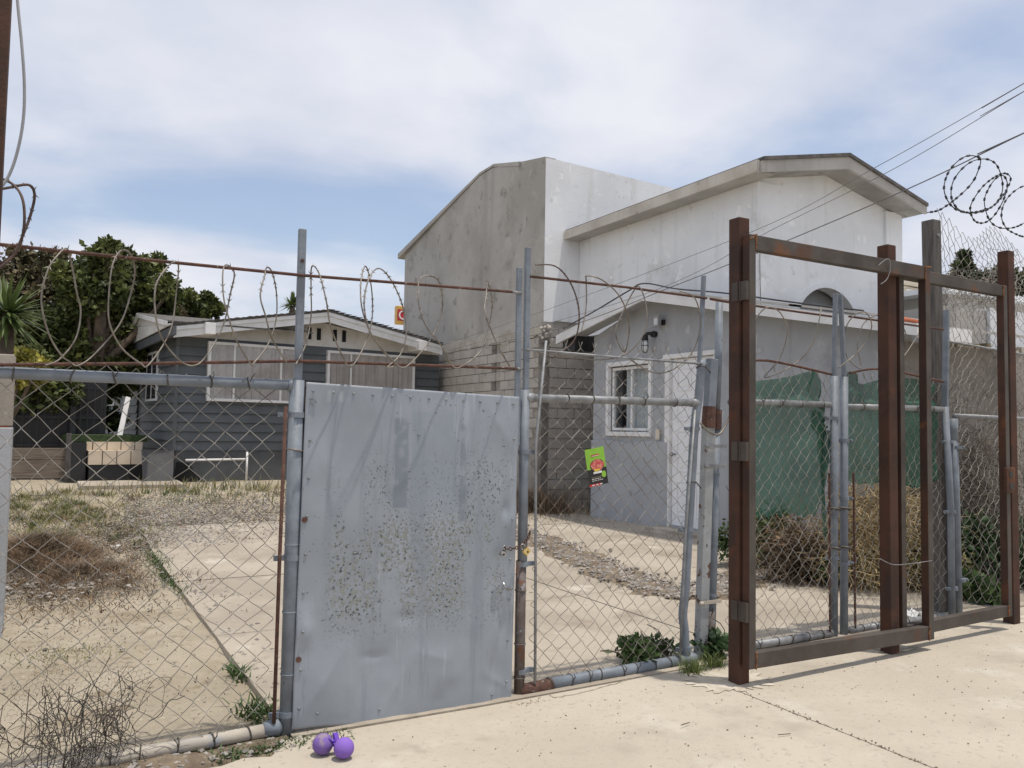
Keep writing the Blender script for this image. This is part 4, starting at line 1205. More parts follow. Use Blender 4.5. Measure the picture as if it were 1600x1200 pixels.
# yucca and palm: rosettes of long blades
def rosette(name, c, n, ln, w, mat, label, base, seed, up=0.0):
    t = thing(name, base, label, 'plant')
    g = random.Random(seed)
    mb = MB()
    c = Vector(c)
    for k in range(n):
        d = Vector((g.gauss(0, 1), g.gauss(0, 1), g.gauss(.15 + up, .75))).normalized()
        L_ = ln * g.uniform(.75, 1.1)
        sd = d.cross(Vector((0, 0, 1))).normalized() * w
        nrm = sd.cross(d).normalized() * w * .3
        drop = Vector((0, 0, -.22 * L_ * (1 - abs(d.z))))
        p1, p2 = c + d * L_ * .5 + drop * .2, c + d * L_ + drop
        o0 = c + d * .05
        mb.add([o0 - sd * .6, o0 + nrm, o0 + sd * .6, p1 - sd, p1 + nrm, p1 + sd, p2], [(0, 1, 4, 3), (1, 2, 5, 4), (3, 4, 6), (4, 5, 6)])
    mb.build('leaves', mat, t)
    MB().tube([Vector(base), c * .5 + Vector(base) * .5 + Vector((.04, 0, 0)), c], [.12, .10, .09], 9).build('trunk', m_bark, t, True)
    return t
yc = aY(10, 492, 12.5)
rosette('yucca', yc, 150, .62, .028, m_yucca, 'spiky yucca head at the left edge above the fence', (yc.x, 12.5, 0), 3)
yc2 = aY(14, 470, 12.6)
pc = aY(457, 478, 30)
rosette('far_palm', pc, 60, .55, .05, m_yucca, 'tiny palm top peeking over the timber house roof', (pc.x, 30, 0), 5, .5)

def blades(mb, pts, hmin, hmax, w, lean=.4, seed=1, zoff=-.02, zf=None):
    g = random.Random(seed)
    for (x, y) in pts:
        z = (zf or gz)(x, y) + zoff
        h = g.uniform(hmin, hmax)
        a = g.uniform(0, 6.28)
        lx, ly = g.gauss(0, lean) * h, g.gauss(0, lean) * h
        c, s_ = math.cos(a) * w, math.sin(a) * w
        mb.add([(x - c, y - s_, z), (x + c, y + s_, z), (x + lx * .4 + c * .7, y + ly * .4 + s_ * .7, z + h * .6), (x + lx * .4 - c * .7, y + ly * .4 - s_ * .7, z + h * .6), (x + lx, y + ly, z + h * .95)],
               [(0, 1, 2, 3), (3, 2, 4)])
    return mb
def gpts(n, cx, cy, sx_, sy_):
    return [(rng.gauss(cx, sx_), rng.gauss(cy, sy_)) for _ in range(n)]
def clus(n, per, cx, cy, sx_, sy_, r0=.03, r1=.12):
    out = []
    for _ in range(n):
        x, y = rng.gauss(cx, sx_), rng.gauss(cy, sy_)
        s_ = rng.uniform(r0, r1)
        for _ in range(int(per * rng.uniform(.4, 1.6))):
            out.append((rng.gauss(x, s_), rng.gauss(y, s_)))
    return out
def stuff(mb, name, mat, label, cat):
    return struct(tag(mb.build(name, mat), label, cat), 'stuff')
P1 = clus(110, 36, -.15, 14.3, .7, .8) + clus(40, 26, .5, 12.9, .7, .6) + clus(26, 24, 2.3, 15.4, 1.1, .3)
stuff(blades(MB(), P1, .02, .12, .0045, seed=2, lean=1.0), 'yard_grass', m_grass, 'yellow green grass in front of the plank wall', 'grass')
P1b = clus(90, 26, .0, 13.4, .9, 1.2) + clus(40, 22, 1.0, 12.2, .8, .6) + clus(40, 16, 3.2, 14.6, 1.6, .5) + clus(40, 14, 3.0, 12.3, 1.4, .5, .02, .07)
stuff(blades(MB(), P1b, .015, .10, .004, seed=12, lean=1.5), 'dry_stalks', m_dead, 'dry brown stalks mixed through the yard grass', 'weeds')
P1c = clus(24, 30, .0, 13.9, .6, .7, .02, .08) + clus(8, 26, .7, 12.0, .3, .4, .02, .06) + clus(12, 26, 2.0, 15.4, .6, .25, .02, .07)
stuff(blades(MB(), P1c, .02, .12, .005, seed=13, lean=.7), 'green_sprouts', m_weed, 'fresh green sprouts among the yellow yard grass', 'grass')
def heap_z(x, y):
    return gz(x, y) + .26 * math.exp(-((x + .05) / .42) ** 2 - ((y - 10.9) / .7) ** 2) + .09 * math.exp(-((x - .35) / .35) ** 2 - ((y - 9.6) / .5) ** 2)
P2 = clus(240, 42, -.05, 10.9, .36, .6) + clus(110, 34, .25, 9.6, .40, .45) + clus(36, 28, .6, 12.0, .5, .7)
stuff(blades(MB(), P2, .02, .14, .0035, 1.6, seed=3, zf=heap_z, zoff=-.03), 'dead_weeds', m_dead, 'brown dead weeds heaped on the dirt at left', 'weeds')
pebbles('heap_rubble', [(rng.gauss(.1, .35), rng.gauss(9.7, .55)) for _ in range(900)], .008, .03, m_stone, 'stones and clods mixed in the heap of dead weeds', 'stones', .02)
P2b = gpts(700, .0, 10.3, .4, .8)
stuff(blades(MB(), P2b, .02, .12, .004, 1.4, seed=14, zf=heap_z), 'straw_bits', m_straw, 'pale straw bits lying in the dead weeds', 'weeds')
P3 = gpts(330, 1.15, 10.6, .06, .45) + gpts(200, 1.12, 9.2, .05, .4) + gpts(90, 1.11, 5.6, .03, .12) + gpts(170, 1.07, 4.80, .05, .10) + gpts(120, 2.0, 14.5, .3, .2)
stuff(blades(MB(), P3, .02, .075, .007, .9, seed=4), 'edge_weeds', m_weed, 'low green weeds growing along the driveway edge', 'weeds')
P4 = gpts(420, 2.4, 15.7, 1.3, .22) + gpts(260, 4.6, 14.4, 1.2, .3)
stuff(blades(MB(), P4, .08, .30, .006, .3, seed=5), 'tall_weeds', m_grass, 'upright weeds before the timber house skirting', 'weeds')
P5 = [(p.x + rng.gauss(0, .13), p.y + rng.gauss(0, .14)) for p in (rng.choice(SP) for _ in range(3200))] + gpts(900, 6.9, 12.4, .7, .5) + gpts(600, 3.6, 13.3, 1.5, .4) + gpts(900, .2, 8.2, .5, .5)
stuff(blades(MB(), P5, .012, .05, .005, 1.3, seed=6, zoff=.01), 'dry_litter', m_dead, 'dry plant litter on the rubble strip and dirt', 'litter')
P5b = gpts(420, .1, 6.9, .5, .7) + gpts(120, .5, 5.4, .35, .35) + gpts(260, 2.6, 9.5, 1.3, 2.2)
stuff(blades(MB(), P5b, .006, .020, .004, 1.6, seed=16, zoff=-.012), 'leaf_specks', m_twig, 'tiny dark leaf bits on the dirt and driveway', 'litter')
stuff(blades(MB(), gpts(260, .12, 6.6, .18, .16), .01, .05, .003, 1.2, seed=17), 'dirt_sprouts', m_grass, 'sparse dry sprouts on the bare dirt', 'grass')
P6 = gpts(1600, 7.6, 13.2, .45, .35)
stuff(blades(MB(), P6, .1, .6, .006, .35, seed=7), 'wall_weeds', m_dead, 'tall brown weeds at the foot of the block wall', 'weeds')
P7 = [(rng.uniform(.72, 1.42), rng.gauss(4.25, .045)) for _ in range(620)]
stuff(blades(MB(), P7, .012, .045, .005, .9, seed=8), 'gate_grass', m_weed, 'low grass under the sheet metal gate post', 'grass')

def bush(name, c, r3, n, size, mat, label, seed, stems=30, smat=None, cat='bush'):
    t = thing(name, (c[0], c[1], gz(c[0], c[1])), label, cat)
    g = random.Random(seed)
    st_ = MB()
    b = Vector((c[0], c[1], gz(c[0], c[1])))
    for k in range(stems):
        e = Vector((c[0] + g.gauss(0, .5) * r3[0], c[1] + g.gauss(0, .5) * r3[1], c[2] + g.gauss(.2, .45) * r3[2]))
        mid = (b + e) / 2 + Vector((g.gauss(0, .06), g.gauss(0, .06), .05))
        st_.tube(smoothpath([b + Vector((g.gauss(0, .4) * r3[0], g.gauss(0, .4) * r3[1], -.03)), mid, e], 3), .004, 4, False)
    st_.build('stems', smat or m_twig, t)
    lob = [(c[0] + g.gauss(0, .35) * r3[0], c[1] + g.gauss(0, .35) * r3[1], c[2] + g.uniform(-.5, .35) * r3[2], r3[0] * .55, r3[1] * .55, r3[2] * .5) for _ in range(7)]
    leaves(MB(), n, lob, size, seed=seed, shell=.15).build('foliage', mat, t)
    return t
def wisps(name, c, r3, n, mat, label, seed, ln=.35, rad=.003, cat='bush'):
    g = random.Random(seed)
    mb = MB()
    for k in range(n):
        d = Vector((g.gauss(0, 1), g.gauss(0, 1), g.gauss(.1, .8))).normalized()
        hz = abs(g.gauss(0, .5))                      # thick at the foot, thinning to the top
        p = Vector((c[0] + g.gauss(0, .55) * r3[0] * (1.15 - .5 * min(hz, 1)), c[1] + g.gauss(0, .5) * r3[1], max(.04, c[2] - r3[2] + hz * 1.9 * r3[2])))
        if g.random() < .35: p.z = max(.04, c[2] + d.z * r3[2] * .7)
        pts = [p]
        t = Vector((g.gauss(0, 1), g.gauss(0, 1), g.gauss(0, .7))).normalized()
        for j in range(5):
            t = (t + Vector((g.gauss(0, .35), g.gauss(0, .35), g.gauss(-.05, .3)))).normalized()
            pts.append(pts[-1] + t * ln / 5)
        mb.tube(pts, rad, 3, False)
    return tag(mb.build(name, mat), label, cat)
# plants by the right fence
bush('low_leafy_plant', (3.60, 4.60, .13), (.26, .14, .11), 520, .06, m_weed, 'dark green leafy plant behind the fence foot near the bent post', 21, 18)
bush('post_weed', (4.06, 4.44, .13), (.13, .10, .13), 240, .065, m_weed_d, 'dark green weed between the grey posts and the rusty post', 22, 12)
stuff(blades(MB(), gpts(170, 3.74, 4.24, .05, .03) + gpts(110, 3.95, 4.26, .04, .03), .04, .14, .004, .6, seed=9), 'grass_tuft', m_tuft, 'bright grass tuft at the foot of the bent post', 'grass')
stuff(blades(MB(), gpts(60, 2.50, 4.24, .05, .02), .015, .04, .004, .9, seed=10), 'gate_tuft', m_dead, 'tiny dry tuft below the rusty gate foot', 'grass')
bush('green_weed_bush', (7.15, 6.85, .46), (.62, .35, .42), 2600, .065, m_weed, 'green weedy bush below the torn green net', 23, 40)
bush('reddish_dry_bush', (6.85, 6.15, .36), (.50, .32, .36), 3600, .045, m_dead, 'reddish brown dry bush behind the paired fence posts', 24, 60)
wisps('straw_heap', (7.36, 5.55, .60), (.48, .34, .52), 2100, m_straw, 'heap of pale dry straw stalks behind the rusty gate', 25, .45)
bush('green_undergrowth', (7.05, 5.75, .26), (.45, .25, .24), 1500, .05, m_weed, 'green undergrowth at the foot of the straw heap', 41, 40)
wisps('brown_stalks', (6.85, 6.1, .42), (.55, .35, .42), 900, m_dead, 'reddish brown dry stalks rising from the dry bush', 42, .3, .0028)
bush('grey_green_bush', (7.68, 5.2, .42), (.35, .3, .3), 1100, .06, m_grass, 'yellow green bush behind the second gate post', 26, 40)
wisps('dead_brambles', (8.7, 5.45, 1.05), (.75, .30, .72), 1300, m_twig, 'grey tangle of dead brambles against the rough wall', 27, .40, .0028)
bush('dark_leafy_bush', (8.35, 4.95, .46), (.85, .35, .46), 3600, .075, m_weed_d, 'dark leafy bush behind the right end of the gate', 28, 60)
bush('broadleaf_plant', (7.55, 4.62, .20), (.26, .16, .16), 240, .12, m_weed, 'broad leaved green plant beside the pipe foot', 29, 12)
_c = aY(1535, 448, 6.6)
wisps('wall_vine', (_c.x, 6.6, _c.z), (.62, .25, .24), 190, m_razor, 'pale dry vine tangle hanging over the wall top', 30, .4, .003)

# ================================================================== FENCES
YFN = 4.40
def chainlink(x0, x1, z0, z1, w, h, rad, seed, warp=None, spikes=False, y=YFN, jit=.004, holes=()):
    """woven wires, each a zigzag tube; returns a builder"""
    g = random.Random(seed)
    mb = MB()
    nw = int((x1 - x0) / (w / 2))
    for i in range(nw + 1):
        xi = x0 + i * w / 2
        nk = int((z1 - z0) / (h / 2))
        pts = []
        for k in range(nk + 1):
            sg_ = 1 if (k + i) % 2 == 0 else -1
            x = xi + sg_ * w / 4 * .97
            z = z0 + k * h / 2
            bx = jit * 2.2 * math.sin(x * 7 + z * 5 + seed) + g.uniform(-jit, jit) * .5
            bz = jit * 2.2 * math.sin(x * 5 - z * 6 + seed * 2) + g.uniform(-jit, jit) * .5
            yy_ = y + .006 * sg_ * (1 if i % 2 else -1) + .012 * math.sin(x * 3.1 + seed) * math.sin(z * 2.7)
            p = Vector((x + bx, yy_, z + bz))
            q_ = Vector((x + bx - sg_ * w * .035, yy_ + .004, z + bz + h * .05))
            o_ = Vector((x + bx - sg_ * w * .035, yy_ - .004, z + bz - h * .05))
            if warp:
                o_, p, q_ = warp(o_), warp(p), warp(q_)
            pts += ([o_, p] if k else [p]) + ([q_] if k < nk else [])
        mb.tube(pts, rad, 4, False)
        if spikes:
            p = pts[-1]
            for s_ in (-1, 1):
                mb.tube([p, p + Vector((s_ * .006, 0, .02)), p + Vector((s_ * .018, s_ * .006, .042))], rad, 4, False)
    return mb
def rod(p, q, r_, n=8): return MB().tube([p, (Vector(p) + Vector(q)) / 2, q], r_, n)
def ties(par, x0, x1, n, z, r_, seed, mat=m_wire_dark, y=YFN):
    g = random.Random(seed)
    for k in range(n):
        x = x0 + (x1 - x0) * (k + g.uniform(.3, .7)) / n
        zz_ = z(x) if callable(z) else z
        m_ = MB().ring((x, y, zz_), (1, g.uniform(-.25, .25), g.uniform(-.3, .3)), r_ + .003, .0035, 14, 5)
        if g.random() < .5:
            m_.tube([(x, y - r_ - .003, zz_ + .005), (x + g.uniform(-.02, .02), y - r_ - .012, zz_ + .03), (x + g.uniform(-.03, .03), y - r_ - .01, zz_ + .05)], .003, 4)
        m_.build('wire_tie', mat, par, True)
def clamp(par, x, z, r_, side=-1, y=YFN, mat=m_pipe):
    mb = MB()
    mb.tube([(x, y, z - .014), (x, y, z + .014)], r_ + .006, 16)
    mb.box((x + side * (r_ + .055) if side < 0 else x + r_, y - .011, z - .013), (x - r_ if side < 0 else x + r_ + .055, y + .011, z + .013))
    mb.tube([(x + side * (r_ + .04), y - .026, z), (x + side * (r_ + .04), y + .02, z)], .009, 8)
    return mb.build('tension_band', mat, par)

# ---- left section
lf = thing('chain_link_fence', (0, YFN, 0), 'left chain link fence section with grey top rail and rusty rods', 'fence', 'chain link fence sections along the sidewalk')
PX = 1.13
pm = MB().tube([(PX, YFN, -.08), (PX, YFN, .9), (PX - .002, YFN, 1.84)], .040, 18).tube([(PX, YFN, .62), (PX, YFN, .628)], .043, 18).tube([(PX, YFN, .97), (PX, YFN, .976)], .043, 18).tube([(PX, YFN, .30), (PX, YFN, .306)], .043, 18)
pm.build('post', m_pipe, lf, True)
MB().box((PX - .018, YFN - .02, 1.80), (PX + .022, YFN + .012, 2.655)).build('post_extension', m_pipe, lf, bevel=.004)
MB().tube([(PX + .002, YFN - .026, 2.48), (PX + .002, YFN + .01, 2.48)], .010, 8).build('bolt', m_rebar, lf)
MB().tube([(-3.0, YFN, 1.815), (-.2, YFN, 1.818), (PX - .045, YFN, 1.812)], .028, 16).tube([(PX - .05, YFN, 1.812), (PX - .02, YFN, 1.812)], .032, 16).build('top_rail', m_pipe, lf, True)
m_rail_d = M('dusty_pipe', (.47, .42, .34), (.36, .33, .29), 5, .7, .2, 60, spots=[((.30, .33, .37), 6, .58, .1)])
MB().tube([(-3.0, YFN, .0), (.2, YFN, .008), (.75, YFN, .02), (PX - .08, YFN, .03)], .034, 14).build('bottom_rail', m_rail_d, lf, True)
MB().tube([(PX - .12, YFN, .035), (PX - .05, YFN, .037), (PX - .03, YFN, .037)], [.036, .045, .03], 14).build('rail_end', m_pipe, lf, True)
MB().tube([(1.055, YFN - .03, .07), (1.058, YFN - .03, .9), (1.066, YFN - .03, 1.70)], .010, 8).build('tension_bar', m_rebar, lf, True)
for z in (1.655, .905, .10):
    clamp(lf, PX, z, .040)
MB().ring((PX, YFN, 1.47), (.15, 0, 1), .043, .004, 16, 5).build('wire_tie', m_razor, lf, True)
ties(lf, -.3, 1.0, 8, lambda x: .01 + .02 * max(x, 0), .034, 2)
ties(lf, -.25, 1.0, 6, 1.815, .028, 3)
rr = MB().tube([aY(-120, 373, 4.37), aY(0, 382, 4.37), aY(240, 407, 4.37), aY(470, 430, 4.37), aY(560, 437, 4.37), aY(700, 448, 4.37), aY(812, 457, 4.37)], .0085, 8)
rr.build('upper_rod', m_rebar, lf, True)
MB().tube([aY(-120, 570, 4.37), aY(0, 570, 4.37), aY(240, 568, 4.37), aY(465, 564, 4.37), aY(640, 570, 4.37), aY(808, 576, 4.37)], .0085, 8).build('lower_rod', m_rebar, lf, True)
MB().tube([aY(808, 576, 4.37), aY(814, 577, 4.37)], .0095, 8).tube([aY(800, 456, 4.37), aY(815, 458, 4.37)], .0095, 8).build('rod_end', m_galv, lf, True)
def sag_left(p):
    k = max(0, 1 - p.z / .6) * max(0, 1 - abs(p.x - .15) / .7)
    return Vector((p.x + .025 * k * math.sin(p.z * 31 + p.x * 17), p.y - .05 * k * math.sin(p.x * 11), p.z + .03 * k * math.sin(p.x * 23 + p.z * 13)))
chainlink(-2.9, 1.06, .03, 1.86, .128, .122, .0020, 3, sag_left, jit=.007).build('mesh', m_wire, lf)

# ---- middle section
mf = thing('chain_link_fence', (2.53, YFN, 0), 'middle chain link fence section hung with a food flyer', 'fence', 'chain link fence sections along the sidewalk')
XM = 2.53
MB().tube([(XM, YFN, .78), (XM, YFN, 1.3), (XM, YFN, 1.84)], .030, 16).build('post', m_pipe, mf, True)
lowp = MB().tube([(XM - .008, YFN, -.06), (XM - .008, YFN, .8)], .032, 16)
for z in (.30, .62, .10): lowp.tube([(XM - .008, YFN, z), (XM - .008, YFN, z + .008)], .036, 16)
lowp.build('post_foot', m_pipe_dark, mf, True)
MB().box((XM - .012, YFN - .016, 1.82), (XM + .022, YFN + .012, 2.725)).build('post_extension', m_pipe, mf, bevel=.003)
MB().tube([(XM + .03, YFN, 1.792), (3.2, YFN, 1.797), (3.90, YFN, 1.80)], .026, 14).tube([(XM + .0, YFN, 1.792), (XM + .06, YFN, 1.792)], .031, 14).tube([(3.86, YFN, 1.80), (3.93, YFN, 1.80)], .030, 14).build('top_rail', m_galv, mf, True)
MB().tube([(2.74, YFN, .035), (3.3, YFN, .045), (3.84, YFN, .055)], .036, 16).build('bottom_rail', m_pipe, mf, True)
MB().tube([(XM - .01, YFN, .02), (2.62, YFN, .022), (2.75, YFN, .032)], [.040, .042, .040], 14).build('rusty_foot', m_rebar, mf, True)
MB().tube([(3.80, YFN, .05), (3.87, YFN, .055), (3.91, YFN, .055)], [.042, .046, .03], 14).build('rail_end', m_pipe, mf, True)
MB().tube(smoothpath([(3.955, YFN, 2.10), (3.93, YFN, 1.85), (3.89, YFN, 1.6), (3.845, YFN, .95), (3.815, YFN, .52), (3.795, YFN, .36), (3.81, YFN, .25), (3.825, YFN, .03)], 4), .030, 14).build('bent_post', m_pipe, mf, True)
MB().bar((3.918, YFN, 1.78), (3.972, YFN, 2.70), .034, .020).build('post_extension', m_pipe, mf, bevel=.003)
MB().tube([(XM + .085, YFN - .03, .06), (XM + .075, YFN - .03, .9), (XM + .065, YFN - .03, 1.5), (XM + .13, YFN - .03, 2.15)], .009, 8).build('tension_bar', m_galv, mf, True)
MB().tube([(3.745, YFN - .03, .05), (3.77, YFN - .03, .5), (3.79, YFN - .03, .9), (3.87, YFN - .03, 1.75)], .009, 8).build('tension_bar', m_galv, mf, True)
for z in (1.46, .78, .14): clamp(mf, XM, z, .031, 1)
for x, z in ((3.843, .93), (3.893, 1.62), (3.825, .13)): clamp(mf, x, z, .031, -1)
ties(mf, 2.66, 3.75, 8, lambda x: .035 + .018 * (x - 2.7), .036, 5)
ties(mf, 2.7, 3.8, 5, 1.797, .026, 6)
for z, x in ((1.25, 3.866), (2.05, 3.95)):
    MB().ring((x, YFN, z), (.1, .2, 1), .034, .004, 14, 5).tube([(x + .03, YFN - .02, z), (x + .06, YFN - .03, z - .04)], .005, 5).build('wire_tie', m_wire_dark, mf, True)
MB().tube([aY(829, 432, 4.38), aY(980, 449, 4.38), aY(1104, 466, 4.38)], .0085, 8).build('upper_rod', m_rebar, mf, True)
MB().tube([aY(1110, 467, 4.38), aY(1180, 479, 4.38)], .010, 8).build('rod_stub', m_rebar, mf, True)
MB().tube([aY(822, 546, 4.38), aY(960, 558, 4.38), aY(1104, 569, 4.38)], .008, 8).build('lower_rod', m_galv, mf, True)
chainlink(2.62, 3.80, .06, 2.16, .104, .106, .0019, 4, lambda p: Vector((p.x + .075 * max(0, p.z - .3) * (p.x - 2.6) / 1.2, p.y, p.z)), True).build('mesh', m_wire, mf)

# ---- the loose grey posts beside the bent post
sp_ = thing('square_grey_post', (3.99, 4.42, 0), 'square grey steel post with rust patches by the bent pipe', 'post')
MB().bar((3.985, 4.44, -.05), (4.055, 4.44, 1.66), .075, .06, up=(0, 1, 0)).build('shaft', M('chipped_grey_post', (.34, .355, .365), (.27, .28, .285), 6, .55, .2, 60, spots=[((.10, .045, .025), 8, .61, .04), ((.05, .04, .035), 30, .66, .04)]), sp_, bevel=.004)
MB().bar((4.055, 4.44, 1.66), (4.09, 4.44, 2.12), .072, .058, up=(0, 1, 0)).build('upper_shaft', m_pipe, sp_, bevel=.004)
MB().tube([(4.055, 4.44, 1.63), (4.062, 4.44, 1.78)], [.05, .046], 10).build('rust_collar', m_rebar, sp_)
for z in (.42, 1.50, 1.36):
    x = 3.985 + .042 * z
    MB().box((x - .05, 4.395, z - .012), (x + .14, 4.402, z + .012)).tube([(x - .065, 4.39, z), (x - .035, 4.39, z)], .012, 8).build('strap', m_galv if z > 1 else m_rail_d, sp_)
rp_ = thing('round_grey_post', (4.11, 4.47, 0), 'round grey pipe post with rusty collar next to the square post', 'post')
MB().tube([(4.105, 4.47, -.05), (4.135, 4.47, .9), (4.155, 4.47, 1.62)], .032, 14).build('shaft', m_pipe, rp_, True)
MB().tube([(4.155, 4.47, 1.62), (4.157, 4.47, 1.76)], .040, 12).build('rust_collar', m_rebar, rp_)
MB().tube([(4.157, 4.47, 1.76), (4.175, 4.47, 2.1), (4.185, 4.47, 2.56)], .027, 14).build('upper_shaft', m_pipe, rp_, True)
MB().tube([(4.105, 4.47, .0), (4.11, 4.47, .34)], .0335, 14).build('worn_foot', m_pipe_dark, rp_, True)
for z in (.44, .80, 1.30): MB().tube([(4.105 + .03 * z, 4.47, z), (4.106 + .03 * z, 4.47, z + .02)], .037, 14).build('band', m_pipe, rp_)
MB().tube(smoothpath([(3.90, 4.35, 1.66), (3.99, 4.36, 1.60), (4.08, 4.36, 1.585), (4.16, 4.37, 1.66), (4.2, 4.38, 1.72)], 5), .007, 6).build('wire_loop', m_razor, rp_, True)

# ---- right sections behind the rusty gate
def right_section(label, xa, xb, seed, zt=2.05, tarp=None):
    t = thing('chain_link_fence', (xa, YFN, .07), label, 'fence', 'chain link fence sections along the sidewalk')
    MB().tube([(xa, YFN, 1.815), ((xa + xb) / 2, YFN, 1.825), (xb, YFN, 1.825)], .024, 14).build('top_rail', m_galv, t, True)
    MB().tube([(xa, YFN, .08), (xb, YFN, .08)], .030, 14).build('bottom_rail', m_galv, t, True)
    MB().tube([(xa, YFN - .02, 2.528), (xb, YFN - .02, 2.512)], .0085, 8).build('upper_rod', m_rebar, t, True)
    MB().tube(smoothpath([(xa, YFN - .02, 2.08), ((xa * 2 + xb) / 3, YFN - .02, 2.13), (xb, YFN - .02, 2.06)], 6), .010, 6).build('lower_rod', m_rebar, t, True)
    ties(t, xa + .05, xb, 6, .08, .030, seed)
    ties(t, xa + .05, xb, 5, 1.82, .024, seed + 1)
    chainlink(xa, xb, .10, zt, .100, .118, .0019, seed, lambda p: Vector((p.x + .02 * p.z, p.y + .03 * math.sin(p.x * 2 + p.z), p.z)), True).build('mesh', m_wire, t)
    return t
r1 = right_section('chain link fence section behind the left rusty gate leaf', 4.22, 5.26, 8)
r2 = right_section('chain link fence section before the second green net', 5.46, 6.66, 9)
for k, x in enumerate((5.30, 5.415)):
    MB().tube([(x - .01, YFN, .0), (x, YFN, 1.0), (x + .01, YFN, 2.05)], .030, 14).build('post', m_pipe, r1 if k == 0 else r2, True)
    MB().bar((x + .008, YFN, 2.04), (x + (.03 if k == 0 else -.03), YFN, 2.70), .036, .022).build('post_extension', m_pipe, r1 if k == 0 else r2, bevel=.003)
    for z in ((1.0, 1.72, .65) if k == 0 else (1.1, 1.55, .60)):
        clamp(r1 if k == 0 else r2, x, z, .031, -1 if k == 0 else 1)
    for z in (1.02, .72):
        MB().ring((x, YFN, z), (.2, .1, 1), .045, .010, 12, 5).build('wire_knot', m_wire_dark, r1 if k == 0 else r2)
    MB().tube([(x + (-.075 if k == 0 else .095), YFN - .02, .1), (x + (-.075 if k == 0 else .085), YFN - .02, 1.3)], .009, 6).build('tension_bar', m_rebar, r1 if k == 0 else r2)
r3 = thing('chain_link_fence', (6.85, YFN, .1), 'tall sagging chain link at the right beyond the wooden post', 'fence', 'chain link fence sections along the sidewalk')
MB().tube([(6.76, YFN, .06), (6.76, YFN, 1.0), (6.70, YFN, 1.85)], .028, 12).build('post', m_pipe, r3, True)
MB().bar((6.70, YFN, 1.84), (6.735, YFN, 2.69), .05, .025).build('post_extension', m_pipe, r3, bevel=.003)
MB().tube([(6.88, YFN + .02, .06), (6.865, YFN + .02, 1.0), (6.84, YFN + .02, 1.72)], .034, 14).tube([(6.84, YFN + .02, 1.56), (6.838, YFN + .02, 1.75)], .040, 14).build('post', m_pipe, r3, True)
for x, z in ((6.745, 1.55), (6.86, 1.50), (6.765, .95), (6.78, .30), (6.885, .36)):
    clamp(r3, x, z, .032, 1 if x > 6.8 else -1)
MB().tube([(6.86, YFN + .02, 1.775), (8.2, YFN + .02, 1.765), (10.5, YFN + .02, 1.76)], .020, 10).build('top_rail', m_galv, r3, True)
MB().tube([(6.8, YFN + .02, 2.42), (8.2, YFN + .02, 2.36), (10.5, YFN + .02, 2.30)], .010, 6).build('upper_rod', m_galv, r3, True)
def lean(p):
    k = max(0, p.z - 1.7)
    return Vector((p.x + .10 * math.sin(p.z * 2.3 + p.x) * .3 + .16 * k * math.sin(p.x * 1.3), p.y + .10 * k + .05 * math.sin(p.x * 3 + p.z * 2), p.z + .05 * math.sin(p.x * 4) * k - .10 * max(0, p.x - 7.2) * max(0, p.z - 2.2) * .5))
chainlink(6.9, 10.4, .15, 3.62, .112, .125, .0022, 13, lean, False, YFN + .05, .012).build('mesh', m_wire, r3)
wp = thing('wooden_post', (6.63, 4.52, 0), 'tall weathered grey wooden post behind the gate', 'post')
MB().bar((6.79, 4.53, -.05), (6.73, 4.53, 3.50), .115, .115, up=(0, 1, 0)).build('shaft', m_wood, wp, bevel=.008)
MB().tube([(6.735, 4.46, 3.36), (6.735, 4.478, 3.36)], .016, 10).build('bolt', m_galv, wp)

# ================================================================== SHEET METAL GATE
sg2 = thing('sheet_metal_gate', (1.2, 4.36, 0), 'grey sheet metal gate with peeling paint and dented bottom', 'gate')
TL, TR = aY(479, 597, 4.36), aY(811, 620, 4.36)
BL, BR = aY(455, 1143, 4.36), aY(799, 1104, 4.36)
nu, nv = 110, 150
dents = [(.12, .10, .07, .10, .016), (.35, .16, .10, .13, -.014), (.62, .14, .12, .10, .015), (.93, .08, .05, .10, -.022), (.86, .25, .05, .16, .014), (.97, .60, .03, .05, .02), (.95, .63, .02, .03, -.02),
         (.96, .88, .05, .08, .012), (.07, .93, .05, .06, -.012), (.50, .55, .18, .2, .006), (.25, .42, .14, .2, -.006), (.48, .93, .2, .05, .004), (.04, .28, .03, .04, .02)]
_g = random.Random(12)
dents += [(_g.random(), _g.uniform(.02, .45), _g.uniform(.012, .06), _g.uniform(.012, .06), _g.uniform(-.007, .007)) for _ in range(34)] + [(_g.random(), _g.uniform(.45, .98), _g.uniform(.012, .04), _g.uniform(.02, .08), _g.uniform(-.004, .004)) for _ in range(20)]
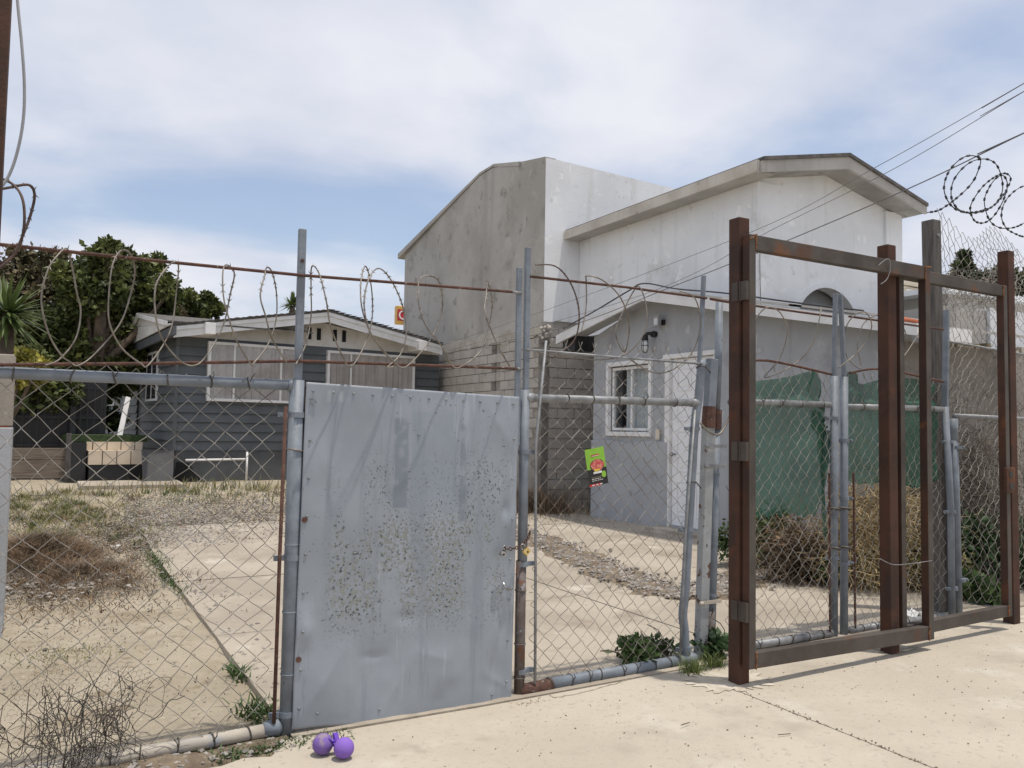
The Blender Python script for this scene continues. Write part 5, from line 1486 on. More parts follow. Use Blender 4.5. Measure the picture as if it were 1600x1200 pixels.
def sheet_pt(u, v):
    p = TL * (1 - u) * v + TR * u * v + BL * (1 - u) * (1 - v) + BR * u * (1 - v)
    y = 0
    for (a, b, sx_, sy_, hgt) in dents:
        y += .95 * hgt * math.exp(-((u - a) / sx_) ** 2 - ((v - b) / sy_) ** 2)
    y += .0022 * math.sin(u * 38 + .6 * math.sin(v * 5)) + .0025 * math.sin(u * 9 + v * 4) + .002 * math.sin(v * 13 - u * 5)
    for (ua, va, ub, vb, hg) in ((.02, .02, .22, .24, .012), (.22, .24, .24, .0, .010), (.36, .0, .52, .20, .010), (.52, .20, .70, .16, .008), (.86, .0, .97, .34, -.016), (.84, .12, 1.0, .05, .012), (.80, 1.0, 1.0, .80, .008), (.0, .86, .10, 1.0, .010), (.05, .84, .12, .70, .006)):
        dx_, dv_ = (ub - ua) * 1.3, (vb - va) * 1.83           # straight creases
        L2 = dx_ * dx_ + dv_ * dv_
        tt = ((u - ua) * 1.3 * dx_ + (v - va) * 1.83 * dv_) / L2
        if -.1 < tt < 1.1:
            ds = abs((u - ua) * 1.3 * dv_ - (v - va) * 1.83 * dx_) / math.sqrt(L2)
            y += .8 * hg * math.exp(-ds / .04) * max(0, 1 - abs(tt - .5) * 1.6)
    cr_ = (u - .88) - .35 * (v - .0)          # crease at the lower right corner
    if v < .35 and u > .8: y -= .018 * max(0, cr_) * 4 * (1 - v / .35)
    z = .012 * math.sin(u * 9 + 1) * (1 - v) ** 6 + .018 * max(0, u - .80) * (1 - v) ** 4
    return Vector((p.x, p.y - y, p.z + z))
mb = MB()
vs = [sheet_pt(i / nu, j / nv) for i in range(nu + 1) for j in range(nv + 1)]
fs = [(i * (nv + 1) + j, (i + 1) * (nv + 1) + j, (i + 1) * (nv + 1) + j + 1, i * (nv + 1) + j + 1) for i in range(nu) for j in range(nv)]
sh = mb.add(vs, fs).build('sheet', m_sheet, sg2, True)
sd = sh.modifiers.new('thickness', 'SOLIDIFY'); sd.thickness = .0025; sd.offset = -1
fr = MB()
fr.box((TL.x - .0, 4.392, .05), (TL.x + .035, 4.43, 1.81)); fr.box((TR.x - .05, 4.392, .0), (TR.x - .014, 4.43, 1.78))
fr.bar((TL.x + .035, 4.412, 1.79), (TR.x - .05, 4.412, 1.765), .035, .035); fr.bar((TL.x + .035, 4.412, .95), (TR.x - .05, 4.412, .93), .035, .035); fr.bar((TL.x + .035, 4.412, .08), (TR.x - .05, 4.412, .05), .035, .035)
fr.build('frame', m_rust, sg2)
MB().box((2.452, 4.375, 1.50), (2.488, 4.395, 2.590)).build('upright_bar', m_pipe, sg2, bevel=.003)
g = random.Random(4)
for k in range(34):
    if k < 12: u, v = .03 + .94 * k / 11, .975
    elif k < 20: u, v = .025, .06 + .11 * (k - 12)
    elif k < 27: u, v = .975, .08 + .13 * (k - 20)
    else: u, v = .1 + .8 * (k - 27) / 6, g.choice((.04, .50, .86))
    p = sheet_pt(u, v)
    MB().ball((p.x, p.y - .002, p.z), .008, 8, 6, (1, .7, 1)).build('bolt', m_galv if k % 3 else m_pipe, sg2, True)
for (u, v) in ((.012, .60), (.012, .20)):
    p = sheet_pt(u, v)
    MB().tube([(p.x + .004, p.y - .006, p.z), (p.x + .004, p.y + .001, p.z)], .015, 12).build('hinge_hole', m_rebar, sg2)
p = sheet_pt(.03, .945)
MB().ring((p.x, p.y - .008, p.z), (0, 1, 0), .022, .004, 14, 5, .5).build('wire_tie', m_galv, sg2)
p = sheet_pt(.955, .38)
MB().tube(smoothpath([(p.x - .02, p.y - .006, p.z + .03), (p.x - .02, p.y - .025, p.z + .01), (p.x + .01, p.y - .02, p.z - .01), (p.x + .04, p.y - .01, p.z - .005)], 4), .006, 6).build('bent_hook', m_steel, sg2)
# poster ghost and paint runs: thin patches of older paint on the sheet
# chain and padlocks
ch = thing('lock_chain', (2.47, 4.31, .82), 'short rusty chain joining gate edge and fence post', 'chain')
cp = smoothpath([aY(788, 858, 4.315), aY(803, 857, 4.305), aY(815, 852, 4.33), aY(824, 842, 4.34), aY(828, 832, 4.36)], 3)
for k, p in enumerate(cp):
    d = (cp[min(k + 1, len(cp) - 1)] - cp[max(k - 1, 0)]).normalized()
    ax = d.cross(Vector((0, 1, 0)) if k % 2 else Vector((0, 0, 1))).normalized()
    MB().ring(p, ax, .010, .0032, 12, 5).build('link', m_rebar, ch, True)
def padlock(name, c, ang, bm, sm, label, w=.042, h=.036):
    t = thing(name, c, label, 'padlock')
    ca, sa = math.cos(ang), math.sin(ang)
    def T(x, y, z): return Vector((c[0] + x * ca - z * sa, c[1] + y, c[2] + x * sa + z * ca))
    mb = MB().box((-w / 2, -.010, -h), (w / 2, .010, 0))
    mb.v = [tuple(T(*v)) for v in mb.v]
    mb.build('body', bm, t, bevel=.003)
    pts = [(-w * .32, 0, -.004), (-w * .32, 0, .022)] + [(-w * .32 * math.cos(a_), 0, .022 + w * .32 * math.sin(a_)) for a_ in (.5, 1.0, 1.57, 2.1, 2.6)] + [(w * .32, 0, .022), (w * .32, 0, -.004)]
    MB().tube([T(*p_) for p_ in pts], .0042, 8).build('shackle', sm, t, True)
    kb = MB().tube([(0, -.0105, -h * .6), (0, -.0125, -h * .6)], .006, 10)
    kb.v = [tuple(T(*v)) for v in kb.v]
    kb.build('keyhole', m_black, t)
padlock('brass_padlock', aY(820, 858, 4.30), R(42), m_brass, m_steel, 'brass padlock hanging on the chain at the fence post')
padlock('steel_padlock', aY(787, 862, 4.31), R(-16), m_steel, m_steel, 'dull steel padlock hanging on the sheet gate edge', .040, .026)

# ================================================================== RUSTY DOUBLE GATE
def rpost(label, x, y, zt, w=.092):
    z = gz(x, 4)
    t = thing('rusty_post', (x, y, z), label, 'post', 'rusty square gate posts')
    MB().box((x, y, z - .02), (x + w, y + w, zt)).build('shaft', m_rust, t, bevel=.005)
    return t
c1 = aZ(1154, 1072, gz(3.87, 4))
YP = c1.y
c2 = aY(1390, 700, YP); c3 = aY(1580, 700, YP + .09)
def topz(px, py, y): return aY(px, py, y).z
rpost('tall rusty square post at the left end of the gate', c1.x, YP, topz(1153, 338, YP))
rpost('rusty square post behind the middle of the gate leaf', c2.x, YP, topz(1392, 382, YP))
rpost('rusty square post at the far right of the gate', c3.x, YP + .09, topz(1577, 391, YP + .09))
xl = aY(2, 200, YP - .08).x
tl_ = thing('rusty_post', (-.3, YP - .08, 0), 'rusty square post cut by the top left picture corner', 'post', 'rusty square gate posts')
xr_ = aY(17, 2, YP - .08).x
MB().box((xr_ - .09, YP - .08, -.1), (xr_, YP + .01, 3.9)).build('shaft', m_rust, tl_, bevel=.005)
def leaf(label, yf, pxl, pxr, tl, tr, bl, br, name='rusty_gate_leaf', dep=.062, hgt=.098, wid=.058):
    """yf: front plane; pxl/pxr: picture x of the front-left edges of stiles; tl.. heights"""
    t = thing(name, (pxl, yf, bl), label, 'gate', 'rusty gate leaves')
    for x_, za_, zb_ in ((pxl, bl, tl), (pxr, br, tr)):
        o = MB().box((x_, yf, za_), (x_ + wid, yf + dep, zb_)).build('stile', m_mill, t, bevel=.005)
        o.data.materials.append(m_rust)          # side faces take the redder steel colour, front and back the greyer one
        for pg in o.data.polygons:
            if abs(pg.normal.x) > .9: pg.material_index = 1
    a, b = pxl + wid + .001, pxr - .001
    for zl, zr in ((tl, tr), (bl + hgt, br + hgt)):
        MB().prism([(a, yf + .002, zl - hgt), (b, yf + .002, zr - hgt), (b, yf + .002, zr), (a, yf + .002, zl)], (0, dep - .004, 0)).build('beam', m_mill, t, bevel=.005)
    return t
YL = YP - .072
l_x0 = c1.x + .018
tl1 = aY(1178, 366, YL).z; bl1 = aY(1178, 1046, YL).z
x1_ = aY(1449, 700, YL).x; tr1 = aY(1449, 416, YL).z; br1 = aY(1449, 1001, YL).z
g1 = leaf('left rusty gate leaf hinged on the tall post', YL, l_x0, x1_, tl1, tr1, bl1, br1)
YL2 = YP + .004
x2a = aY(1408, 700, YL2).x; x2b = aY(1572, 700, YL2).x
if x2a < c2.x + .095: x2a = c2.x + .095
tl2, tr2 = aY(1460, 424, YL2).z, aY(1570, 446, YL2).z
bl2, br2 = aY(1460, 990, YL2).z, aY(1570, 965, YL2).z
g2 = leaf('right rusty gate leaf with lock box before the dark bush', YL2, x2a, x2b, tl2, tr2, bl2, br2, hgt=.088, wid=.052)
for z in (aX(1156, 455, c1.x).z, aX(1156, 705, c1.x).z, aX(1156, 955, c1.x).z):
    MB().box((l_x0 - .023, YL + .004, z - .06), (l_x0 - .001, YL + .05, z + .06)).box((c1.x - .006, YP + .006, z - .06), (c1.x - .001, YP + .06, z + .06)).tube([(l_x0 - .014, YP - .008, z - .062), (l_x0 - .014, YP - .008, z + .062)], .009, 10).build('hinge', m_mill, g1)
# weld beads where the tubes meet
def weld(par, x, y, z, n, sx_, sz_, seed):
    g = random.Random(seed)
    mb = MB()
    px_, pz_ = x, z
    mb.tube([(x + sx_ * (k / n - .5) + g.uniform(-.003, .003), y - .001, z + sz_ * (k / n - .5) + g.uniform(-.003, .003)) for k in range(n + 1)], [g.uniform(.004, .009) for _ in range(n + 1)], 7)
    mb.build('weld_bead', m_weld, par, True)
xs1 = l_x0 + .058
weld(g1, xs1, YL, tl1 - .05, 14, .004, .105, 1); weld(g1, xs1, YL, bl1 + .05, 14, .004, .105, 2)
weld(g1, x1_, YL, tr1 - .05, 14, .004, .10, 3); weld(g1, x1_, YL, br1 + .05, 14, .004, .10, 4)
weld(g1, l_x0 + .03, YL + .0, tl1 - .02, 10, .05, .03, 5); weld(g1, x1_ + .03, YL, tr1 - .008, 10, .05, .01, 6)
weld(g2, x2b, YL2, tr2 - .045, 12, .004, .09, 7); weld(g2, x2b, YL2, br2 + .045, 12, .004, .09, 8)
# the lock box
zl = aY(1575, 750, YL2).z
lb = MB().box((x2b - .045, YL2 - .028, zl - .10), (x2b + .072, YL2 - .001, zl + .10)).build('lock_box', m_rust, g2, bevel=.006)
for dz in (-.045, .045):
    MB().tube([(x2b + .018, YL2 - .0285, zl + dz), (x2b + .018, YL2 - .031, zl + dz)], .027, 14).build('lock_hole', m_black, lb)
def loopwire(name, pts, r_, label):
    return tag(MB().tube(smoothpath(pts, 6), r_, 6).build(name, m_galv, None, True), label, 'wire')
ya = YL - .008
loopwire('tie_wire', [aY(1372, 415, ya), aY(1388, 404, ya), aY(1391, 420, ya), aY(1386, 436, ya), aY(1376, 444, ya)], .0024, 'thin wire twisted round the top gate beam')
loopwire('tie_wire', [aY(1375, 873, ya), aY(1395, 882, ya), aY(1420, 881, ya), aY(1456, 876, ya)], .0024, 'thin wire strung across the gate stiles below the middle')

# ================================================================== GREEN NETS
def net(name, pts_t, pts_b, y, label, seed):
    """cloth hung between two rows of picture points"""
    g = random.Random(seed)
    n, mrow = 60, 80
    T_ = smoothpath([aY(px, py, y) for px, py in pts_t], 12); B_ = smoothpath([aY(px, py, y) for px, py in pts_b], 12)
    def samp(P, t):
        x = t * (len(P) - 1); i = min(int(x), len(P) - 2); return P[i].lerp(P[i + 1], x - i)
    vs, fs = [], []
    for i in range(n + 1):
        t = i / n
        a, b = samp(T_, t), samp(B_, t)
        for j in range(mrow + 1):
            w = j / mrow
            p = a.lerp(b, w)
            p.y += (.022 * math.sin(t * 19 + 5 * w) + .012 * math.sin(t * 41 - 7 * w)) * math.exp(-3 * w) + .030 * math.exp(-((w - .10 - .05 * t) / .05) ** 2) - .022 * math.exp(-((w - .19 - .06 * t) / .035) ** 2) + .016 * math.sin(t * 11 + 3 * w) * (1 - .5 * w) + .012 * math.sin(w * 9 + t * 8) + .004 * math.sin(t * 45 + 9 * w)
            if j == mrow: p.z += g.uniform(-.02, .03)
            vs.append(p)
    for i in range(n):
        for j in range(mrow):
            a = i * (mrow + 1) + j
            fs.append((a, a + 1, a + mrow + 2, a + mrow + 1))
    return tag(MB().add(vs, fs).build(name, m_tarp, None, True), label, 'netting', 'torn green nets')
net('green_net', [(1165, 596), (1195, 594), (1235, 588), (1268, 578), (1276, 577), (1280, 620)], [(1165, 800), (1195, 808), (1230, 800), (1262, 806), (1280, 795), (1296, 720)], YFN + .07, 'torn green shade net behind the left rusty gate leaf', 1)
net('green_net', [(1323, 590), (1334, 580), (1345, 600), (1372, 592), (1415, 590), (1462, 600)], [(1318, 750), (1340, 757), (1372, 755), (1410, 760), (1440, 763), (1466, 750)], YFN + .07, 'green shade net behind the middle of the rusty gate', 2)
net('green_net', [(1276, 640), (1283, 650), (1290, 668)], [(1290, 850), (1288, 770), (1300, 690)], YFN + .075, 'narrow torn strip of green net at the paired posts', 3)

# ================================================================== RAZOR WIRE
def barb(mb, p, d, sz, g, flat=True):
    d = d.normalized()
    a = d.orthogonal().normalized()
    a = (a * math.cos(k_ := g.uniform(0, 6.28)) + d.cross(a) * math.sin(k_))
    for s1 in (-1, 1):
        for s2 in (-1, 1):
            tip = p + d * (s1 * sz) + a * (s2 * sz * .55)
            mb.add([p + d * s1 * sz * .12, p + d * s1 * sz * .5, tip], [(0, 1, 2)])
            mb.add([p + d * s1 * sz * .12 + a.cross(d) * .0015, tip, p + d * s1 * sz * .5 + a.cross(d) * .0015], [(0, 1, 2)])
def razor(name, pts, r_, mat, label, step, bsz, seed, only=None, knob=0.0, grp=None):
    g = random.Random(seed)
    P = smoothpath(pts, 10)
    mb = MB().tube(P, r_, 6)
    acc = 0
    bb = MB()
    for i in range(1, len(P)):
        acc += (P[i] - P[i - 1]).length
        if acc > step:
            acc = g.uniform(-.3, .3) * step
            if only is None or only(P[i]):
                barb(bb, P[i], P[i] - P[i - 1], bsz, g)
                if knob:
                    d = (P[i] - P[i - 1]).normalized()
                    bb.tube([P[i] - d * knob, P[i] + d * knob], knob * .75, 6)
    t = thing(name, pts[0], label, 'razor wire', grp)
    mb.build('strand', mat, t, True)
    if bb.v: struct(bb.build('barbs', mat, t), 'stuff')
    return t
_jr = random.Random(5)
def coil(loops, y0):
    """each loop: up the right strand, over the rod, down the left strand, along the lower rod to the next"""
    pts = []
    for lp_ in loops:
        n = len(lp_) - 1
        for k, (px, py) in enumerate(lp_):
            t = k / n
            px += _jr.uniform(-2.5, 2.5); py += _jr.uniform(-2, 2) if 0 < k < n else 0
            pts.append(aY(px, py, y0 - .03 + .13 * math.sin(2 * math.pi * (t - .02)) * (1 if 0 < t < 1 else 0)))
    return pts
A_ = [[(70, 571), (92, 560), (116, 528), (124, 490), (120, 455), (112, 415), (107, 389), (92, 398), (74, 425), (66, 470), (74, 520), (97, 553), (112, 566)],
      [(122, 571), (150, 555), (185, 508), (205, 460), (209, 425), (201, 396), (188, 393), (174, 412), (168, 455), (172, 505), (192, 545), (222, 568)],
      [(232, 571), (255, 540), (268, 508), (276, 460), (279, 420), (274, 408), (262, 417), (246, 445), (241, 490), (252, 530), (284, 566)],
      [(312, 569), (334, 543), (348, 505), (358, 460), (364, 428), (356, 414), (347, 425), (348, 462), (356, 500), (368, 535), (392, 568)],
      [(396, 567), (416, 540), (429, 500), (433, 460), (427, 428), (419, 417), (411, 432), (409, 460), (415, 495), (427, 530), (446, 566)]]
razor('razor_wire', coil(A_, 4.37), .0040, m_razor, 'old pale razor wire loops on the left fence section', .075, .030, 3, lambda p: p.z > 2.22, grp='razor wire strands')
B_ = [[(462, 570), (478, 540), (484, 495), (486, 450), (489, 416), (496, 426), (508, 470), (518, 515), (538, 566)],
      [(553, 570), (573, 530), (580, 490), (580, 445), (570, 416), (565, 440), (567, 480), (575, 515), (596, 545), (618, 569)],
      [(608, 573), (627, 552), (633, 520), (627, 475), (610, 437), (591, 420), (576, 435), (569, 470), (574, 510), (590, 540), (620, 570)],
      [(640, 571), (668, 538), (685, 503), (690, 470), (684, 440), (668, 430), (653, 440), (653, 475), (665, 508), (684, 535), (706, 570)],
      [(722, 573), (750, 546), (763, 512), (768, 475), (764, 441), (759, 462), (758, 485), (766, 515), (780, 548), (798, 572)]]
razor('razor_wire', coil(B_, 4.37), .0040, m_razor, 'old pale razor wire loops above the sheet metal gate', .075, .030, 4, lambda p: p.z > 2.22, grp='razor wire strands')
y0 = 4.37
razor('razor_wire', [aY(836, 414, y0), aY(865, 415, y0 - .03), aY(885, 432, y0 - .04), aY(900, 463, y0 - .03), aY(905, 500, y0), aY(895, 535, y0 + .04), aY(862, 560, y0 + .05)], .0045, m_razor_rust, 'dark curved razor wire beside the middle post', .10, .02, 6, grp='razor wire strands')
razor('razor_wire', [aY(908, 520, y0), aY(916, 480, y0 + .05), aY(916, 440, y0 + .06), aY(917, 431, y0), aY(940, 437, y0 - .05), aY(966, 460, y0 - .06), aY(980, 490, y0 - .05), aY(983, 520, y0), aY(975, 550, y0 + .03), aY(962, 520, y0 + .06), aY(972, 490, y0 + .06), aY(990, 455, y0 + .05),
                     aY(1000, 449, y0), aY(1010, 480, y0 - .04), aY(1008, 515, y0 - .04), aY(985, 548, y0), aY(945, 562, y0 + .02), aY(880, 557, y0 + .02), aY(840, 550, y0)], .0045, m_razor, 'pale looped razor wire on the middle fence section', .12, .018, 7, grp='razor wire strands')
razor('razor_wire', [aY(1062, 455, y0), aY(1085, 465, y0 - .03), aY(1095, 500, y0 - .03), aY(1090, 530, y0), aY(1078, 555, y0 + .03), aY(1050, 578, y0 + .03), aY(1020, 582, y0 + .02), aY(985, 562, y0)], .0045, m_razor, 'pale razor wire arc by the bent post', .14, .018, 8, grp='razor wire strands')
razor('razor_wire', [aY(1165, 545, y0), aY(1180, 500, y0), aY(1200, 480, y0 - .04), aY(1220, 490, y0 - .05), aY(1230, 520, y0 - .04), aY(1218, 560, y0), aY(1195, 590, y0 + .03), aY(1240, 570, y0 + .04), aY(1268, 540, y0), aY(1280, 500, y0 - .03), aY(1283, 480, y0)], .0045, m_razor, 'pale razor wire loops inside the left gate leaf', .12, .018, 9, grp='razor wire strands')
razor('razor_wire', [aY(1310, 575, y0), aY(1345, 545, y0), aY(1362, 510, y0 - .04), aY(1350, 487, y0 - .05), aY(1328, 500, y0), aY(1318, 530, y0 + .04), aY(1325, 560, y0 + .04), aY(1345, 575, y0 + .03), aY(1340, 540, y0 + .05), aY(1350, 505, y0 + .05), aY(1378, 492, y0), aY(1410, 510, y0 - .03), aY(1417, 540, y0 - .03), aY(1410, 560, y0), aY(1436, 520, y0), aY(1440, 500, y0)], .0045, m_razor, 'pale razor wire loops near the second gate post', .12, .018, 10, grp='razor wire strands')
# dark coil at upper right
yc_ = 4.62
def cpx(cx, cy, rx, ry, a0, a1, n, tilt, d0, d1):
    out = []
    for k in range(n + 1):
        t = R(a0 + (a1 - a0) * k / n)
        x, y = rx * math.cos(t), ry * math.sin(t)
        px, py = cx + x * math.cos(tilt) - y * math.sin(tilt), cy - (x * math.sin(tilt) + y * math.cos(tilt))
        out.append(aY(px, py, yc_ + d0 + (d1 - d0) * k / n + .1 * math.sin(t)))
    return out
def dpath(lst, d0, d1):
    n = len(lst) - 1
    return [aY(px, py, yc_ + d0 + (d1 - d0) * k / n + .05 * math.sin(k * .9)) for k, (px, py) in enumerate(lst)]
Q1 = [(1449, 332), (1470, 327), (1500, 305), (1520, 284), (1530, 262), (1532, 249), (1524, 244), (1510, 244), (1494, 254), (1481, 271), (1475, 293), (1480, 312), (1492, 326), (1511, 332), (1535, 329), (1553, 321), (1565, 303),
      (1566, 283), (1558, 259), (1543, 249), (1522, 251), (1504, 263), (1490, 282), (1486, 302), (1490, 318), (1501, 329), (1518, 333), (1542, 328), (1562, 312), (1575, 292), (1579, 278), (1571, 271), (1557, 275), (1537, 290), (1521, 312), (1516, 328),
      (1523, 345), (1538, 348), (1554, 336), (1568, 312), (1574, 288), (1567, 274), (1555, 280), (1544, 296), (1538, 316), (1546, 344), (1563, 356), (1586, 355), (1606, 345)]
razor('razor_wire', dpath(Q1, 0, .5), .0050, m_razor_black, 'black barbed razor coil above the right end of the gate', .085, .022, 12, knob=.015, grp='razor wire strands')
Q2 = [(1610, 289), (1596, 292), (1580, 303), (1568, 320), (1565, 340), (1573, 357), (1588, 366), (1600, 370), (1620, 372)]
razor('razor_wire', dpath(Q2, .4, .6), .0050, m_razor_black, 'second black razor loop at the upper right corner', .085, .022, 13, knob=.015, grp='razor wire strands')
# rusty loops at the top left
yt = 4.30
razor('razor_wire', [aY(-30, 268, yt), aY(0, 278, yt), aY(20, 288, yt), aY(33, 305, yt - .03), aY(38, 330, yt - .04), aY(36, 365, yt - .03), aY(24, 395, yt), aY(0, 412, yt + .03), aY(-30, 420, yt + .04)], .0062, m_razor_rust, 'rusty razor wire hoop at the left picture edge', .12, .030, 14, grp='razor wire strands')
razor('razor_wire', [aY(-20, 300, yt), aY(15, 293, yt), aY(45, 289, yt), aY(54, 305, yt + .03), aY(48, 335, yt + .04), aY(38, 362, yt + .03), aY(20, 400, yt), aY(-10, 425, yt)], .0062, m_razor_rust, 'second rusty razor hoop at the left picture edge', .12, .030, 15, grp='razor wire strands')
cb_ = [(24, -40), (28, 10), (34, 70), (38, 130), (37, 180), (30, 225), (18, 265), (2, 292), (-30, 320)]
tag(MB().tube(smoothpath([aY(px, py, 4.1) for px, py in cb_], 8), .0062, 8).build('hanging_cable', m_cable_g, None, True), 'grey cable hanging beside the rusty post at top left', 'cable')

# ---- tangled wire at the lower left
g = random.Random(77)
mb = MB()
for k in range(130):
    x = g.gauss(.17, .16); z = abs(g.gauss(.10, .10)) + .02
    p = Vector((x, 4.38 + g.gauss(0, .04), z))
    d = Vector((g.gauss(0, 1), g.gauss(0, .35), g.gauss(.5, 1))).normalized()
    pts = [p]
    for j in range(g.randint(4, 9)):
        d = (d + Vector((g.gauss(0, .55), g.gauss(0, .25), g.gauss(0, .55)))).normalized()
        q = pts[-1] + d * g.uniform(.02, .05)
        q.z = max(q.z, -.01); q.y = min(max(q.y, 4.28), 4.5)
        pts.append(q)
    mb.tube(smoothpath(pts, 3), g.choice((.0012, .0016, .0022)), 4, False)
for k in range(26):
    x = g.gauss(.13, .14)
    mb.tube(smoothpath([(x, 4.37, -.01), (x + g.gauss(.01, .02), 4.36 + g.gauss(0, .02), .12), (x + g.gauss(.02, .03), 4.37, .24 + g.gauss(0, .05)), (x + g.gauss(.02, .05), 4.37, .33 + g.gauss(0, .06))], 4), .0018, 4, False)
tag(mb.build('wire_tangle', m_wire_dark), 'tangled grey wire on the fence at the lower left', 'wire')
# light hexagonal netting patch above the tangle
mb = MB()
for i in range(22):
    for j in range(12):
        cx, cz = -.12 + i * .028 + (.014 if j % 2 else 0), .22 + j * .0225
        if math.hypot((cx - .16) / .32, (cz - .33) / .15) > 1: continue
        for a0, a1 in ((30, 90), (90, 150), (150, 210)):
            w = lambda a_: Vector((cx + .0155 * math.cos(R(a_)) + .006 * math.sin(cx * 60 + cz * 40), 4.385 + .01 * math.sin(cx * 20), cz + .0155 * math.sin(R(a_)) + .006 * math.sin(cx * 45)))
            mb.tube([w(a0), w(a1)], .0007, 3, False)
tag(mb.build('chicken_wire', m_wire_dark), 'torn patch of fine chicken wire on the left fence', 'wire')

# ================================================================== SMALL THINGS
# flyer on the fence
fc = aY(932, 729, 4.372)
fy = thing('food_flyer', fc, 'green and black food flyer stuck in the fence mesh', 'flyer')
W2, H2 = .074, .120
ca, sa = math.cos(R(10)), math.sin(R(10))
def FT(x, z, y=0.0):
    cv = .006 * math.cos(x / W2 * 1.5)
    return Vector((fc.x + x * ca - z * sa, fc.y + y - cv, fc.z + x * sa * 1 + z * ca))
def fquad(x0, z0, x1, z1, mat, name, lift, n=6):
    vs, fs = [], []
    for k in range(n + 1):
        x = x0 + (x1 - x0) * k / n
        vs += [FT(x, z0, -lift), FT(x, z1, -lift)]
        if k: fs.append((2 * k - 2, 2 * k, 2 * k + 1, 2 * k - 1))
    return MB().add(vs, fs).build(name, mat, fy, True)
fquad(-W2, -H2, W2, H2, m_paper_g, 'card', 0)
fquad(-W2, -H2, W2, -.012, m_paper_k, 'black_field', .0006)
fquad(-W2, -H2, W2 * .2, -H2 + .014, m_paper_rd, 'red_footer', .0012)
def fdisc(cx, cz, rx, rz_, mat, name, lift, seed=0):
    n = 20
    q_ = random.Random(seed)
    vs = [FT(cx, cz, -lift)]
    for k in range(n):
        w = 1 + (q_.uniform(-.08, .08) if seed else 0)
        vs.append(FT(cx + rx * w * math.cos(6.283 * k / n), cz + rz_ * w * math.sin(6.283 * k / n), -lift))
    MB().add(vs, [(0, 1 + k, 1 + (k + 1) % n) for k in range(n)]).build(name, mat, fy)
fdisc(.004, .008, .056, .040, m_paper_k, 'plate_print', .0012)
fdisc(.004, .010, .052, .036, m_paper_r, 'food_print', .0018, 2)
fdisc(.046, -.055, .018, .022, m_paper_g, 'lime_print', .0018, 3)
fquad(-.034, .068, .028, .080, m_paper_rd, 'red_banner', .0012)
fquad(-.030, .070, .024, .073, m_paper_w, 'fine_print', .0018)
fquad(-.026, -.028, .016, -.014, m_paper_y, 'yellow_word', .0024)
fquad(-.034, -.043, .032, -.030, m_paper_w, 'white_word', .0024)
q_ = random.Random(4)
for r_ in range(3):
    x = -.05
    while x < .02:
        w_ = q_.uniform(.006, .016)
        fquad(x, -.066 - r_ * .011, x + w_, -.062 - r_ * .011, m_paper_w if r_ else m_straw, 'fine_print', .0018, 1)
        x += w_ + .005
for k in range(3):
    fquad(-.055 + k * .03, -H2 + .004, -.036 + k * .03, -H2 + .010, m_paper_w, 'fine_print', .0018, 1)
# purple balls
b1, b2 = aZ(505, 1181, .0), aZ(537, 1186, .0)
pb_ = thing('purple_balls', b1, 'pair of dusty purple rubber balls tied with ribbon on the sidewalk', 'toy')
r1_ = .050
MB().ball((b1.x, b1.y + .012, r1_ + .002), r1_, 28, 18).build('ball', m_purple, pb_, True)
MB().ball((b2.x, b2.y + .0, r1_ + .002), r1_ * .98, 28, 18).build('ball', M('purple_rubber', (.235, .125, .52), (.20, .105, .43), 7, .85, .15, 60, spots=[((.28, .215, .29), 10, .58, .14)]), pb_, True)
mid = (b1 + b2) / 2 + Vector((.02, .03, .06))
mb = MB()
g = random.Random(9)
for k in range(9):
    a = g.uniform(0, 6.28)
    c0 = mid + Vector((g.uniform(-.012, .012), g.uniform(-.012, .012), g.uniform(-.03, .01)))
    e0 = c0 + Vector((.03 * math.cos(a), .02 * math.sin(a), g.uniform(.005, .04)))
    n_ = Vector((g.gauss(0, 1), g.gauss(0, 1), g.gauss(0, 1))).normalized() * .011
    mb.add([c0 - n_, c0 + n_, e0 + n_ * 1.3, e0 - n_ * 1.3], [(0, 1, 2, 3)])
rb_ = mb.build('ribbon', m_purple2, pb_)
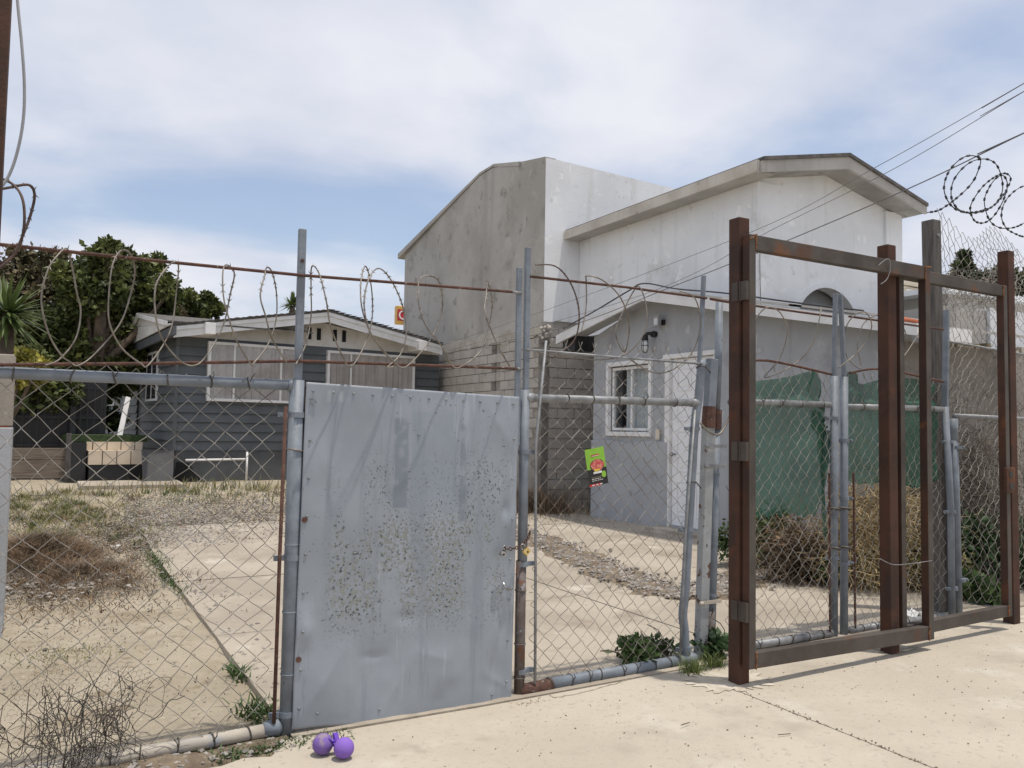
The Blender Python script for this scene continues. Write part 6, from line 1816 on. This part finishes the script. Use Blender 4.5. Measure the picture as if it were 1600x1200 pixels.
sd = rb_.modifiers.new('thickness', 'SOLIDIFY'); sd.thickness = .004
# scraps in the yard
def scrap(name, px, py, mat, label, sz, seed, z=.02):
    p = aZ(px, py, z)
    g = random.Random(seed)
    vs, fs = [], []
    for k in range(6):
        for j in range(4):
            vs.append((p.x + (k - 2.5) * sz / 5 + g.uniform(-.1, .1) * sz, p.y + (j - 1.5) * sz / 4, p.z + g.uniform(0, .35) * sz))
    for k in range(5):
        for j in range(3):
            a = k * 4 + j
            fs.append((a, a + 4, a + 5, a + 1))
    o = tag(MB().add(vs, fs).build(name, mat), label, 'litter')
    sd_ = o.modifiers.new('thickness', 'SOLIDIFY'); sd_.thickness = .003
scrap('plastic_scrap', 65, 902, m_orange, 'small orange plastic scrap on the dirt at left', .11, 1)
scrap('plastic_scrap', 112, 897, m_black, 'crumpled black plastic scrap near the orange one', .2, 2)
scrap('paper_scrap', 182, 856, m_paper_w, 'pale paper scrap in the dead weeds', .12, 3)
scrap('paper_scrap', 1427, 962, m_paper_w, 'white crumpled wrapper by the pipe foot behind the gate', .16, 4, .1)
scrap('paper_scrap', 1113, 1040, m_paper_w, 'tiny white scrap beside the rusty post foot', .04, 5, .02)
tag(MB().box(tuple(aZ(926, 830, .02)), tuple(aZ(936, 824, .06) + Vector((.06, .05, .02)))).build('brick_bit', m_stonewall, None, bevel=.01), 'dark stone chunk lying on the yard concrete', 'stone')
for k, (px, py) in enumerate(((1064, 1133), (1216, 1148))):
    p = aZ(px, py, .03)
    tag(MB().tube([p, p + Vector((.07, .012 - .03 * k, 0))], .0025, 5).build('twig', m_twig), ('short dark twig on the sidewalk left of the joint', 'short dark twig on the sidewalk right of the joint')[k], 'twig')
g = random.Random(31)
pebbles('sidewalk_grit', [(g.uniform(.6, 7), g.uniform(2.2, 4.1)) for _ in range(420)] + [(3.72 + g.gauss(0, .012), g.uniform(2.0, 3.85)) for _ in range(160)], .002, .006, m_rubble, 'dark grit scattered on the sidewalk and in its joint', 'grit', .002)
